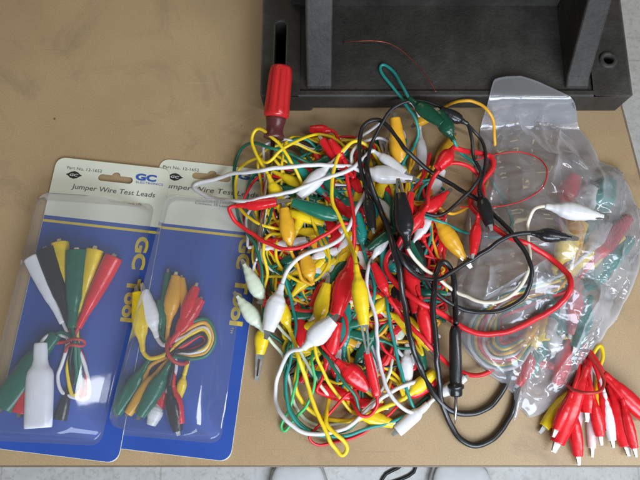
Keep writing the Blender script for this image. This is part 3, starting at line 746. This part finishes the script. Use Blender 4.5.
# ================================================================== LOOSE TANGLE
def hid(x, y, ang=None, z=.45, w=11, L=40):
    a = random.uniform(0, 6.28) if ang is None else ang
    return (x, y, x+L*math.cos(a), y+L*math.sin(a), w, 4, z)
# buried leads
pal = ['red']*8+['yellow']*6+['green']*4+['white']*3+['black']*3+['teal']*2+['orange']*3
random.shuffle(pal)
nm_ = {'teal': 'blue green', 'orange': 'orange yellow'}
for i in range(64):
    col = pal[i % len(pal)]
    while True:
        cx, cy = random.uniform(275, 455), random.uniform(160, 385)
        if ((cx-362)/80)**2+((cy-262)/115)**2 < 1: break
    late = i >= 36
    pts = []; a = random.uniform(0, 6.28); x, y = cx, cy; turn = random.choice((-1, 1))*random.uniform(.25, .6)
    for s in range(random.randint(16, 24) if late else random.randint(9, 15)):
        x += 20*math.cos(a); y += 22*math.sin(a); a += turn+random.uniform(-.35, .35)
        d = ((x-(352 if late else 362))/(96 if late else 82))**2+((y-(262 if late else 265))/(138 if late else 120))**2
        if d > 1: a = math.atan2(262-y, 360-x)+random.uniform(-.6, .6)
        x = min(max(x, 262 if late and y < 300 else 285), 445); y = min(max(y, 138 if late else 150), 412 if late else 395)
        pts.append((x, y))
        if random.random() < .12: turn = -turn
    def rc(x, y):
        a = random.uniform(0, 6.28); L = random.uniform(38, 55)
        hx, hy = x+L*math.cos(a), y+L*math.sin(a)
        if not (270 < hx < 455 and 150 < hy < 400): hx, hy = x-L*math.cos(a), y-L*math.sin(a)
        return (x, y, hx, hy, random.uniform(9, 14), random.choice((0, 5, 8, 14)))
    cs = random.choice(('a', 'b'))
    lead('%s jumper lead buried in the tangle, showing only in short stretches' % nm_.get(col, col), col, rc(cx, cy), pts[:-1], rc(*pts[-1]), cap=3.3 if late else 2.8, k=.6, r=.13 if late else .15)
for i in range(16):
    col = ['yellow', 'green', 'yellow', 'red', 'yellow', 'white', 'green', 'teal'][i % 8]
    ang = random.uniform(0, 6.28); cx, cy = 312+random.uniform(-14, 40), 222+random.uniform(-25, 45)
    pts = []
    n_ = random.randint(12, 18); ra, rb = random.uniform(28, 62), random.uniform(38, 80)
    for q in range(n_):
        a = ang+q*.48; wob = 1+.22*math.sin(q*1.7+i)
        pts.append((max(244, cx+ra*wob*math.cos(a)), max(140, cy+rb*wob*math.sin(a))))
    (x0, y0), (x1, y1) = pts[0], pts[-1]
    lead('%s jumper lead coiled thinly in the upper left of the tangle' % nm_.get(col, col), col, (x0, y0, x0+(345-x0)*.5+12, y0+(240-y0)*.5, 11, 4), pts[1:-1], (x1, y1, x1+(350-x1)*.4+10, y1+(250-y1)*.4-10, 11, 4), cap=3.2, k=.6, r=.12)
def LD(*a, **k):
    k['cap'] = k.get('cap', 4.6)+.7; k.setdefault('k', .9); k['r'] = k.get('r', .155)*.86
    return lead(*a, **k)
LD('yellow lead whose long bare jaw rests on the table right of the packs', 'yellow', (264, 322, 260, 354, 14, 25, (1.0, .55), dict(jw=.42)), [(262, 300), (268, 275), (262, 252), (270, 235)], hid(300, 240, .4))
LD('pale green white lead, upper of the two clips biting toward the right pack', 'cream', (266, 306, 244, 264, 15, 5, (1.4, 1.5), dict(s='point')), [(270, 316), (284, 332), (298, 348), (312, 372), (330, 395)], hid(345, 385, -1))
LD('pale green white lead, lower of the two clips biting toward the right pack', 'cream', (264, 331, 237, 296, 15, 5, (1.3, 1.4), dict(s='point')), [(270, 340), (282, 355), (288, 380), (293, 402), (306, 420), (330, 425), (352, 418), (372, 402), (385, 385)], hid(395, 350, -1.3))
LD('green lead arching from beside the yellow rule up past the screwdriver collar', 'green', hid(285, 345, -.6), [(268, 330), (264, 300), (262, 275), (254, 245), (241, 224), (235, 200), (234, 170), (239, 152), (252, 143), (270, 147), (290, 155)], (312, 164, 352, 152, 12, 5))
LD('yellow lead making the low arch over the right pack corner', 'yellow', hid(300, 232, .3), [(276, 228), (256, 222), (241, 208), (235, 185), (241, 166), (258, 158), (266, 163), (285, 148), (305, 138), (325, 136), (340, 143), (352, 158)], hid(358, 172, 1.2), r=.15)
LD('yellow lead looping up round the screwdriver collar', 'yellow', (268, 174, 283, 212, 13, 5), [(262, 165), (255, 150), (253, 137), (258, 129), (268, 134), (283, 150), (297, 172), (305, 195), (313, 220), (321, 246), (330, 262)], hid(340, 285, 1.2))
LD('yellow lead forming a round ring above the upright white clip', 'yellow', hid(300, 230, 2.5), [(280, 236), (275, 250), (284, 272), (300, 282), (317, 278), (328, 263), (327, 245), (320, 232)], hid(330, 215, -1), r=.15)
LD('orange yellow lead with its upright boot left of the dark green boot', 'orange', (291, 252, 284, 208, 15, 5), [(296, 262), (303, 280)], (313, 285, 303, 252, 15, 3))
LD('red lead with two clips at the top, jaws open toward the screwdriver', 'red', (334, 131, 310, 129, 11, 0, (1.2, 1.0)), [(339, 140), (350, 150), (366, 158), (374, 150), (368, 140), (358, 150)], (354, 178, 322, 140, 14, 5))
LD('white lead with its boot aimed down left beside the top red clip', 'white', (331, 163, 299, 197, 16, 3), [(340, 155), (352, 142), (366, 133), (380, 122), (395, 108), (410, 102), (418, 112)], hid(420, 130, 1.5))
LD('white lead curling above the large white top clip', 'white', hid(352, 190, 1.2), [(352, 168), (354, 150), (366, 141), (382, 139), (398, 146), (404, 136), (396, 128), (388, 140)], hid(385, 170, 1.6))
LD('yellow lead with an upright boot under the dark green clips', 'orange', (401, 180, 395, 118, 17, 5), [(404, 195), (418, 206), (430, 196)], hid(432, 170, -1), cap=3.6)
LD('orange lead that arches up over the edge of the iron block', 'orange', (434, 216, 467, 263, 17, 6, None, dict(s='point')), [(436, 207), (452, 214), (470, 205), (486, 185), (493, 160), (494, 135), (490, 113), (480, 104), (465, 101), (451, 104)], hid(436, 112, 2.6, z=1.2, L=25), cap=3.4)
LD('blue green lead with its slim boot in the middle left of the big black clip', 'teal', (364, 252, 358, 214, 12, 4), [(368, 265), (375, 285), (372, 310)], hid(372, 330, 1.5))
LD('dark green lead, its thick boot gripped by the red clip at left', 'green', (352, 222, 292, 202, 15, 0), [(356, 228), (366, 245)], hid(375, 260, 1), cap=3.8)
LD('red lead whose left clip bites the dark green boot, sweeping in a low curve', 'red', (236, 206, 277, 202, 13, 14), [(229, 207), (232, 216), (245, 229), (262, 240), (285, 248), (305, 246), (325, 235), (343, 224), (360, 228)], hid(372, 245, 1), r=.19)
LD('red lead with two small boots pointing at the upright white clip', 'red', (282, 305, 263, 303, 11, 6), [(290, 308), (310, 310), (328, 303), (344, 315), (347, 332), (338, 350), (326, 353)], (322, 356, 300, 382, 9, 3, .6), cap=3.5)
LD('red lead with the small boot behind the slanting white clip', 'red', (324, 372, 338, 322, 14, 0), [(322, 380), (317, 390)], hid(345, 400, .2))
LD('red lead with a fat boot lying low at the bottom of the pile', 'red', (336, 360, 368, 388, 19, 5), [(328, 352), (318, 340), (322, 325)], hid(340, 320, 0), cap=3.2)
LD('yellow lead ending beside the slanting white clip, tip upward', 'yellow', (316, 330, 327, 284, 15, 8), [(314, 340), (318, 360), (336, 392), (350, 410)], (352, 412, 393, 424, 13, 6, (.7, .5)), cap=3.6)
LD('yellow lead in a wide shallow curve along the bottom of the pile', 'yellow', hid(306, 345, 1.2), [(298, 365), (296, 388), (308, 408), (330, 420), (355, 420), (378, 411), (398, 402)], (405, 398, 435, 372, 13, 5, (.7, .8)), cap=2.8, r=.2)
LD('bright green lead folded to a sharp tip at lower left', 'ltgreen', hid(305, 330, .3), [(298, 352), (297, 378), (289, 408), (281, 427), (284, 432), (293, 421), (309, 402), (315, 382), (312, 358)], hid(318, 335, .2), r=.14)
LD('green lead looping along the pile bottom and back beside the fat red boot', 'green', hid(300, 322, .5), [(288, 345), (285, 375), (288, 405), (303, 426), (325, 434), (348, 430), (359, 418), (357, 401), (343, 382), (331, 364), (320, 348)], hid(318, 330, -1), cap=3.4)
LD('red lead whose thin loop lies on the table at the pile bottom', 'red', hid(370, 385, -1), [(350, 392), (336, 408), (318, 427), (309, 438), (316, 445), (335, 443), (362, 433), (386, 418)], hid(402, 400, -.5), r=.13)
LD('blue green lead running down the middle and curling along the bottom right', 'teal', (386, 292, 383, 238, 10, 4), [(389, 318), (397, 358), (407, 390), (417, 411), (426, 410), (430, 397), (420, 405), (398, 420), (362, 431), (330, 436), (304, 430), (290, 410), (286, 385), (291, 352), (296, 325), (291, 296), (284, 270)], hid(300, 255, .2), cap=3.6)
LD('white lead with an open slanting clip and a lone clip at the lower right', 'white', (303, 349, 333, 320, 20, 7, (3.2, 3.5)), [(291, 352), (281, 368), (276, 385), (278, 407), (290, 425), (312, 434), (340, 431), (366, 412), (390, 392), (413, 383), (436, 383), (440, 392)], (428, 404, 397, 431, 12, 6, (.75, .55), dict(s='barrel')), cap=3.8, r=.19)
LD('white lead with the large upright clip left of centre, tip down', 'white', (282, 284, 268, 331, 19, 8), [(286, 273), (296, 261), (310, 253), (326, 248), (340, 240), (350, 224), (360, 202), (371, 186)], hid(385, 175, .2), cap=4.0, r=.2)
LD('long yellow lead whose loop reaches nearest the front table edge', 'yellow', (291, 333, 277, 296, 13, 4, (1.6, 1.8)), [(294, 342), (303, 370), (312, 398), (323, 428), (334, 446), (343, 456), (347, 450), (343, 440), (336, 433), (326, 420)], hid(330, 395, -.4), cap=4.0, r=.19)
LD('red lead from the top boot down to the big red clip in the centre', 'red', (345, 162, 330, 140, 10, 0), [(347, 178), (351, 200), (355, 225), (354, 245)], (352, 257, 336, 315, 20, 0, None, dict(h=.6)), cap=4.2, r=.19)
LD('red lead with a bright boot between the black clip and the orange boot', 'red', (413, 222, 448, 192, 16, 5, None, dict(s='point')), [(404, 228), (396, 240)], hid(392, 262, 1.5), cap=4.0)
LD('red lead with its upright boot right of the red coil, behind the black wires', 'red', (406, 246, 417, 313, 15, 4), [(404, 236), (398, 222)], hid(392, 205, -2), cap=3.4)
LD('red lead with a boot left of the black probe, tip down', 'red', (420, 296, 429, 344, 14, 4), [(416, 288), (420, 275)], hid(432, 262, -1), cap=3.0)
LD('white lead running straight down right of the bright yellow clip', 'white', hid(370, 262, -1, z=2), [(366, 285), (374, 312), (378, 345), (383, 375), (391, 397), (406, 410), (422, 412)], hid(432, 400, -.6), cap=3.6, r=.18)
LD('red lead bitten by the bright yellow clip, hooking at the pile bottom', 'red', (377, 396, 367, 352, 9, 0, (2.0, 2.7), dict(s='slim')), [(377, 406), (370, 416), (360, 415), (353, 404)], hid(345, 390, -2), cap=3.6)
LD('yellow lead with the bright central clip, bare jaw holding a red wire', 'yellow', (356, 264, 364, 325, 16, 26, (4.0, 3.6), dict(jw=.40)), [(352, 248), (344, 228), (335, 206), (332, 184), (335, 165), (343, 150), (355, 141), (370, 148), (381, 163)], hid(388, 180, 1, z=1.5), cap=4.2, r=.18)
LD('dark green lead ending top right, trailing round under the black clip', 'dkgreen', (454, 141, 438, 112, 16, 4, (3.2, 3.3)), [(460, 152), (474, 163), (488, 175), (498, 190), (508, 207), (512, 224), (505, 234), (488, 237), (465, 232), (440, 222), (413, 217)], hid(400, 225, 2.5, z=2.2), wcol='teal', cap=4.2)
LD('dark green lead whose thin loop stands up against the iron block', 'dkgreen', (409, 98, 442, 124, 15, 3, (3.4, 3.5)), [(402, 86), (392, 70), (383, 65), (380, 69), (388, 84), (402, 100), (413, 115), (418, 132), (414, 148), (405, 160), (400, 175)], hid(396, 190, 1.6, z=2.0), wcol='teal', r=.15, cap=4.4)
LD('white lead with the large top clip and a long loop over the right pack', 'white', (360, 171, 412, 179, 19, 4, None, dict(s='point')), [(348, 166), (322, 165), (290, 167), (252, 171), (216, 178), (193, 187), (206, 196), (240, 201), (270, 197), (300, 189), (330, 177), (352, 168), (364, 158)], hid(372, 150, .6, z=2.2), cap=4.6, r=.2)
tag_ = None
# ================================================================== PLASTIC BAG
BO = [(489, 96), (494, 80), (506, 77), (520, 76), (545, 85), (568, 96), (580, 116), (592, 143), (600, 160), (614, 166), (624, 175), (634, 196), (642, 222), (642, 255), (636, 280), (625, 303), (608, 330), (598, 345), (588, 358), (575, 380), (560, 400), (545, 412), (530, 418), (515, 423), (512, 416), (519, 408), (514, 395), (500, 382), (482, 368), (466, 350), (455, 328), (449, 305), (450, 290), (458, 272), (464, 245), (468, 215), (474, 185), (480, 150), (484, 120)]
BC = P(545, 250, 0)
bo = [(math.atan2(q.y-BC.y, q.x-BC.x), math.hypot(q.x-BC.x, q.y-BC.y)) for q in (P(x, y, 3.1 if y < 104 else (.3 if y > 125 else 1.6)) for x, y in BO)]
bo.sort()
def brad(a):
    n = len(bo)
    for i in range(n):
        a0, r0 = bo[i]; a1, r1 = bo[(i+1) % n]
        if i == n-1: a1 += 2*math.pi
        aa = a if a >= a0 or i < n-1 else a+2*math.pi
        if i == n-1 and a < bo[0][0]: aa = a+2*math.pi
        if a0 <= aa <= a1: return r0+(r1-r0)*(aa-a0)/(a1-a0+1e-9)
    return bo[0][1]
creases = [((533, 92), (552, 168), .55), ((566, 96), (546, 190), .6), ((520, 78), (500, 150), .4), ((498, 160), (470, 290), .45), ((480, 300), (541, 262), .7), ((487, 265), (482, 300), .7),
           ((470, 318), (452, 300), .4), ((598, 285), (550, 395), .7), ((560, 150), (612, 190), .6), ((600, 165), (598, 205), .5), ((635, 215), (600, 300), .4), ((545, 405), (500, 375), .5), ((575, 340), (540, 400), .5), ((545, 120), (585, 145), .5), ((505, 100), (530, 140), .4)]
crw = [(P(*a, 1), P(*b, 1), h) for a, b, h in creases]
def bag_g(x, y):
    t = min(1, max(0, (y-(yf-1.8))/1.7)); return (ZT+.12)*t*t*(3-2*t)
def bag_h(x, y):
    return bag_g(x, y)+bag_h0(x, y)*(1-.45*min(1, bag_g(x, y)/3))
def facet(x, y, s_, rot, seed):
    # crumpled film: flat triangular facets between random peaks
    c_, d_ = math.cos(rot), math.sin(rot)
    w1 = noise.noise(Vector((x*.25, y*.25, seed)))*1.1; w2 = noise.noise(Vector((x*.25+9, y*.25, seed)))*1.1
    u = ((x+w1)*c_+(y+w2)*d_)/s_; v = (-(x+w1)*d_+(y+w2)*c_)/(s_*1.7); u += .5*v
    i, j = math.floor(u), math.floor(v); a, b = u-i, v-j
    H = lambda p, q: noise.cell(Vector((p+.5, q+.5, seed+.5)))-.5
    if a+b < 1: return H(i, j)*(1-a-b)+H(i+1, j)*a+H(i, j+1)*b
    return H(i+1, j+1)*(a+b-1)+H(i+1, j)*(1-b)+H(i, j+1)*(1-a)
def bag_h0(x, y):
    a = math.atan2(y-BC.y, x-BC.x); r = math.hypot(x-BC.x, y-BC.y)/max(.1, brad(a))
    if r >= 1: return 0
    dome = 2.9*(1-r**3)**.7
    yn = (y-BC.y)
    dome *= 1.0 if yn < 3 else max(.42, 1-(yn-3)/12)
    f = min(1, (1-r)*8)
    h = dome
    for p, q, hh in crw:
        d = q-p; t = max(0, min(1, ((x-p.x)*d.x+(y-p.y)*d.y)/(d.x*d.x+d.y*d.y))); dd = math.hypot(x-p.x-d.x*t, y-p.y-d.y*t)
        h += f*hh*math.exp(-abs(dd)/.38)*math.sin(math.pi*min(1, max(0, t*.9+.05)))
    h += f*(.95*facet(x, y, 2.7, .5, 3)+.34*facet(x, y, 1.15, -.3, 11)+.10*facet(x, y, .55, .9, 23))
    return max(.18*f+.02, h)
def over_bag(px, py):
    z = 2.0
    for _ in range(3):
        q = P(px, py, z); z = bag_z(q.x, q.y)
    return z
def build_bag():
    root = empty('plastic_bag', (BC.x, BC.y, 0), 'crumpled clear plastic bag of jumper leads at the right', 'bag')
    NA, NR = 420, 110; vs, fs = [], []
    for side in (0, 1):
        for i in range(NR+1):
            r = (i/NR)**.9
            for k in range(NA):
                a = -math.pi+2*math.pi*k/NA; R = brad(a)*r
                # slightly ragged outline
                R *= 1+.012*noise.noise(Vector((math.cos(a)*6, math.sin(a)*6, 0)))*r
                x, y = BC.x+math.cos(a)*R, BC.y+math.sin(a)*R
                z = bag_z(x, y) if side == 0 else 0.12+bag_g(x, y)
                if i == NR: z = bag_g(x, y)+(.04 if side == 0 else .13)
                if side == 0: z += .10
                vs.append((x, y, z))
    base = (NR+1)*NA
    for side in (0, 1):
        o = side*base
        for i in range(NR):
            for k in range(NA):
                k2 = (k+1) % NA; f = (o+i*NA+k, o+(i+1)*NA+k, o+(i+1)*NA+k2, o+i*NA+k2)
                fs.append(f if side == 0 else f[::-1])
    o = mk('bag_film', vs, fs, 'bag_film', root)
    return root
# bag contents
GB = 'jumper leads inside the clear bag'
UNDER = True
HG0 = dict(HG)
KB = dict(cap=2.0, k=.6, floor=.35, group=GB, r=.16)
def arc(o, s=0):
    return [(560+o*.3, 282+o*.5), (530, 292+o*.7), (500, 303+o*.9), (483+o, 322+o*.5), (480+o*1.1, 345-o*.2), (494+o*.4, 360-o*.9), (514-o*.2, 358-o*.9), (532-o*.3, 340-o*.3)]
def B(lab, col, A, o, Bc):
    Bc = (Bc[2]+(Bc[0]-Bc[2])*1.45, Bc[3]+(Bc[1]-Bc[3])*1.45)+Bc[2:]
    A = (A[2]+(A[0]-A[2])*1.15, A[3]+(A[1]-A[3])*1.15)+A[2:4]+(A[4]*1.12,)+A[5:]
    return lead(lab, col, A, arc(o), Bc, **KB)
B('red jumper lead in the bag, boot standing highest under the film', 'red', (563, 204, 575, 176, 19, 7), 0, (530, 362, 517, 385, 14, 3))
B('white jumper lead in the bag, its wide boot right of the highest red boot', 'white', (574, 222, 592, 187, 24, 6), 3, (556, 330, 553, 352, 15, 5))
B('blue green jumper lead in the bag, boot nearest the top right corner', 'teal', (598, 212, 609, 180, 22, 5), 6, (541, 350, 526, 378, 15, 3))
B('dark green jumper lead in the bag, boot tip between the white and yellow boots', 'green', (590, 226, 606, 200, 15, 4), 9, (572, 342, 563, 372, 15, 4))
B('yellow jumper lead in the bag, boot lying under the white clip tip', 'yellow', (557, 264, 582, 222, 21, 3), 12, (548, 318, 532, 348, 14, 4))
B('yellow lead in the bag with blunt boot and shiny tip toward the right edge', 'yellow', (573, 270, 617, 233, 22, 7, None, dict(s='barrel')), -4, (566, 352, 556, 385, 15, 4, None, dict(c='red')))
B('blue green jumper lead in the bag, boot just below the blunt yellow one', 'teal', (597, 276, 630, 240, 16, 4), 15, (552, 305, 562, 335, 16, 4))
B('red jumper lead in the bag along its right edge', 'red', (592, 262, 628, 218, 16, 4), 18, (577, 300, 570, 335, 15, 4))
B('blue green jumper lead in the bag, clip lowest in the coil', 'teal', (585, 290, 612, 262, 15, 4), -7, (586, 312, 575, 348, 16, 5))
B('white jumper lead in the bag forming the outermost coil turn', 'white', (590, 250, 608, 225, 15, 4), -9, (560, 310, 548, 335, 15, 4))
B('orange jumper lead in the bag with a slim coil turn', 'orange', (580, 240, 570, 215, 15, 4), 7, (540, 322, 524, 340, 12, 4))
UNDER = False
BAGH = {c: z for c, z in HG.items() if z > HG0.get(c, -1)}
def bag_z(x, y):
    ci, cj = int((x-GX0)/CELL), int((y-GY0)/CELL); m = 0; sm = 0; n = 0
    for i in range(-2, 3):
        for j in range(-2, 3):
            z = BAGH.get((ci+i, cj+j), 0); m = max(m, z); sm += z; n += 1
    return max(bag_h(x, y), m*.75+sm/n*.25+.06 if m else 0)
# red bundle below the bag
GR = 'clip leads sticking out from under the bag'
KR = dict(cap=2.4, k=.7, floor=0, group=GR, r=.15)
def R_(lab, col, A, pts, Bc): return lead(lab, col, A, pts, Bc, **KR)

lo = dict(s='long')
R_('white clip lead with two slim pale boots in the middle of the red bundle', 'pink', (582, 388, 577, 430, 8, 7, None, lo), [(585, 372), (580, 352, .4), (572, 340, .4), (582, 345, .4), (590, 360)], (591, 396, 592, 448, 9, 8, None, lo))
R_('yellow clip lead of the red bundle, one boot far left and one upright', 'yellow', (580, 380, 544, 427, 13, 7, None, lo), [(588, 366), (594, 352, .5), (600, 345), (603, 358), (600, 366)], (598, 374, 597, 422, 10, 7, None, lo))
R_('red clip lead of the bundle with the rightmost boots, one leaving the picture', 'red', (609, 384, 626, 446, 16, 9, None, lo), [(603, 372), (592, 360, .5), (585, 350, .5), (590, 352, .6), (598, 362)], (604, 373, 646, 418, 16, 6, None, lo))
R_('clip lead of the bundle with one pale slim boot near the picture edge', 'red', (622, 398, 634, 448, 10, 8, None, lo), [(612, 384), (600, 370), (590, 356, .5), (594, 362, .8)], (600, 382, 609, 430, 13, 9, None, lo))
R_('red clip lead of the bundle with the lowest boot and a short boot above it', 'red', (573, 406, 578, 456, 12, 8, None, lo), [(574, 392), (580, 376), (586, 362, .6), (590, 362, .8)], (588, 374, 587, 413, 14, 8, None, lo))
R_('red clip lead of the bundle with one big boot slanting down left', 'red', (587, 366, 557, 443, 18, 9, None, lo), [(590, 358), (585, 345, .5), (575, 348, .4)], hid(572, 356, 1.9, z=.5, w=9, L=30))
R_('white clip lead of the bundle, left of the rightmost red boots', 'white', (604, 392, 612, 440, 10, 7, None, lo), [(598, 376), (588, 358, .5), (592, 366)], hid(575, 350, 2, z=.5, w=8, L=25))
R_('slim red clip lead of the bundle just right of the far left yellow', 'red', (572, 392, 556, 430, 11, 7, None, lo), [(578, 374), (582, 352, .5)], (592, 392, 600, 436, 11, 8, None, lo))
tie([(566, 384, .6), (574, 390, 2.0), (588, 393, 2.9), (600, 391, 2.6), (604, 382, 2.0), (600, 370, 1.6), (592, 358, 1.2), (588, 350, .8)], 'thin red tie ringed round the red clip bundle', r=.13)
build_bag()
# items lying across the bag
LD('cream wired lead with one black boot and one white boot resting on the bag', 'white', (408, 249, 400, 194, 19, 15, (4.0, 4.1), dict(c='black', jw=.42)), [(413, 256), (432, 274), (455, 291), (480, 302), (504, 300), (520, 287), (529, 265), (528, 240), (528, 220), (535, 208)],
   (545, 206, 603, 217, 18, 5, (3.9, 3.9), dict(s='point')), over=over_bag, cap=4.6, wcol='beige', r=.17)
LD('thick red lead sweeping in a great loop across the bag', 'red', (454, 147, 438, 168, 16, 0, (2.8, 2.9)), [(460, 150), (476, 153), (490, 157), (493, 166), (484, 180), (473, 193), (471, 205), (485, 221), (505, 235), (530, 246), (555, 262), (570, 282), (566, 298), (546, 313), (516, 328), (490, 334), (464, 328), (440, 313), (415, 299), (397, 285), (386, 268), (388, 254), (398, 244)],
   hid(404, 232, -1.4, z=3), over=over_bag, r=.26, cap=4.8)
LD('thin black lead looping twice and ending in a black clip on the bag', 'black', (530, 233, 571, 238, 14, 7, None, dict(s='point')), [(520, 234), (502, 240), (478, 255), (455, 270), (436, 280), (418, 276), (402, 260), (389, 232), (378, 205), (366, 184), (360, 165), (359, 142), (366, 124), (378, 119), (392, 130), (407, 151), (425, 168), (455, 187), (485, 206), (510, 232), (526, 254), (532, 275), (526, 293), (508, 307), (480, 312), (455, 306), (436, 293)],
   hid(425, 278, -2.4, z=2.2), over=over_bag, r=.21, cap=5.2)
LD('red lead hooked in a pair of arcs above the bright red boot', 'red', hid(428, 205, 2.2, z=2.5), [(430, 184), (437, 172), (452, 163), (470, 167), (482, 182), (484, 200)], hid(478, 215, 1.7, z=2), r=.2, cap=4.6, over=over_bag)
LD('black lead draped from the iron block corner down beside the bag', 'black', hid(366, 190, 1.4, z=2.4), [(367, 168), (370, 148), (380, 126), (395, 107), (412, 100), (436, 105), (456, 116), (472, 128), (483, 143), (486, 162), (481, 180)], (479, 190, 490, 226, 14, 5), r=.17, cap=4.8, over=over_bag)
LD('black lead with its dark boot beneath the top right dark green clips', 'black', (468, 124, 440, 110, 13, 0), [(471, 138), (474, 155), (481, 172), (472, 188), (455, 205), (438, 216), (420, 214)], hid(408, 225, 2, z=2), r=.17, cap=4.2, over=over_bag)
LD('red lead dipping past the black probe and under the bag', 'red', hid(390, 300, -2, z=2.2), [(408, 325), (426, 341), (444, 360), (462, 373), (478, 375), (492, 369), (503, 362, .5)], hid(515, 355, .3, z=.5), r=.21, cap=3.8)
# black test probe
pr = empty('test_probe', (P(455, 370, 0).x, P(455, 370, 0).y, 0), 'black test probe with pointed metal tip and thick black cord', 'test probe')
pa, pb = P(455, 326, 2.1), P(456, 396, .9)
lathe('probe_body', pa, pb, [(0, .28), (.05, .38), (.1, .45), (.4, .48), (.7, .5), (.78, .46), (.82, .46), (.84, .62), (.88, .64), (.90, .5), (.96, .5), (.99, .46), (1, .4)], 'probe_black', pr)
lathe('probe_tip', pb-(pb-pa).normalized()*.3, P(455, 424, .45), [(0, .14), (.75, .13), (.8, .10), (1, .02)], 'nickel', pr, 12)
cord = [(456, 324, 2.2), (455, 300, 1.0), (452, 272, 1.0), (443, 262, 1.2), (436, 276, 1.6), (433, 300, 2.6), (434, 318), (436, 340), (438, 375), (443, 405), (455, 433), (474, 445), (494, 438), (509, 416), (515, 396, .3), (519, 384, .26), (517, 374, .26), (511, 374, .26), (505, 386, .3), (499, 396, .3), (487, 408), (468, 414), (450, 409), (434, 394), (420, 368), (410, 335), (404, 302), (399, 268), (389, 232), (377, 200), (367, 172, 3.0), (365, 150, 2.0)]
path = drape(cord, .23, 5.0, .88, 0)
vs, fs = [], []; path = spline(path, .3)
for _ in range(3): path = [path[0]]+[(path[i-1]+path[i]*2+path[i+1])/4 for i in range(1, len(path)-1)]+[path[-1]]
tube_vf(path, .23, vs, fs, 12); mk('cord', vs, fs, 'probe_black', pr)
# loose strands
def strand(pts, r, mat, label, over=None):
    p = []
    for q in pts:
        z = q[2] if len(q) > 2 else over(q[0], q[1])+.25
        p.append(P(q[0], q[1], z))
    vs, fs = [], []; tube_vf(spline(p, .2), r, vs, fs, 6)
    return tag(mk('wire_strand', vs, fs, mat, smooth=True, origin=p[0]*CM), label, 'wire')
strand([(476, 160, 2.6), (490, 156), (503, 153), (520, 152), (538, 158), (547, 170), (544, 185), (530, 197), (512, 204), (490, 207), (472, 207), (460, 207, 3)], .055, 'wire_red', 'hair thin red wire looped on top of the bag', over_bag)
strand([(343, 42, 2.85), (360, 41, 3.3), (376, 41, 3.4), (388, 43, 3.4), (401, 50, 3.3), (412, 60, 3.1), (424, 73, 3.0), (436, 92, 3.3)], .045, 'copper', 'hair thin copper wire curving over the iron block')
# ================================================================== LIGHT
wd = bpy.data.worlds.new('World'); sc.world = wd; wd.use_nodes = True
bg = wd.node_tree.nodes['Background']; bg.inputs[0].default_value = (1.0, 0.95, 0.84, 1); bg.inputs[1].default_value = 0.135
def area(name, loc, target, sx, sy, power, col):
    ld = bpy.data.lights.new(name, 'AREA'); ld.shape = 'RECTANGLE'; ld.size = sx; ld.size_y = sy; ld.energy = power; ld.color = col
    o = bpy.data.objects.new(name, ld); COL.objects.link(o); o.location = loc
    o.rotation_euler = (Vector(target)-Vector(loc)).to_track_quat('-Z', 'Y').to_euler(); return o
area('window_light', (0.22, -0.78, 0.56), (0.0, -0.2, 0), 0.8, 0.45, 14.5, (0.74, 0.85, 1.0))
area('added_side_strip', (1.05, -0.40, 1.1), (0, -0.1, 0), 0.09, 1.3, 11, (0.9, 0.95, 1.0))  # narrow strip lamp added at the right for the blister edge highlights
area('ceiling_light', (-0.6, 1.5, 1.8), (-0.05, 0.1, 0), 1.2, 0.3, 5.0, (1.0, 0.84, 0.48))
vs_ = sc.view_settings; vs_.view_transform = 'Standard'; vs_.look = 'None'; vs_.exposure = 0; vs_.gamma = 1
sc.cycles.max_bounces = 8; sc.cycles.transparent_max_bounces = 24; sc.cycles.sample_clamp_indirect = 4
for o in bpy.data.objects:
    if '_w' in o.keys(): del o['_w']
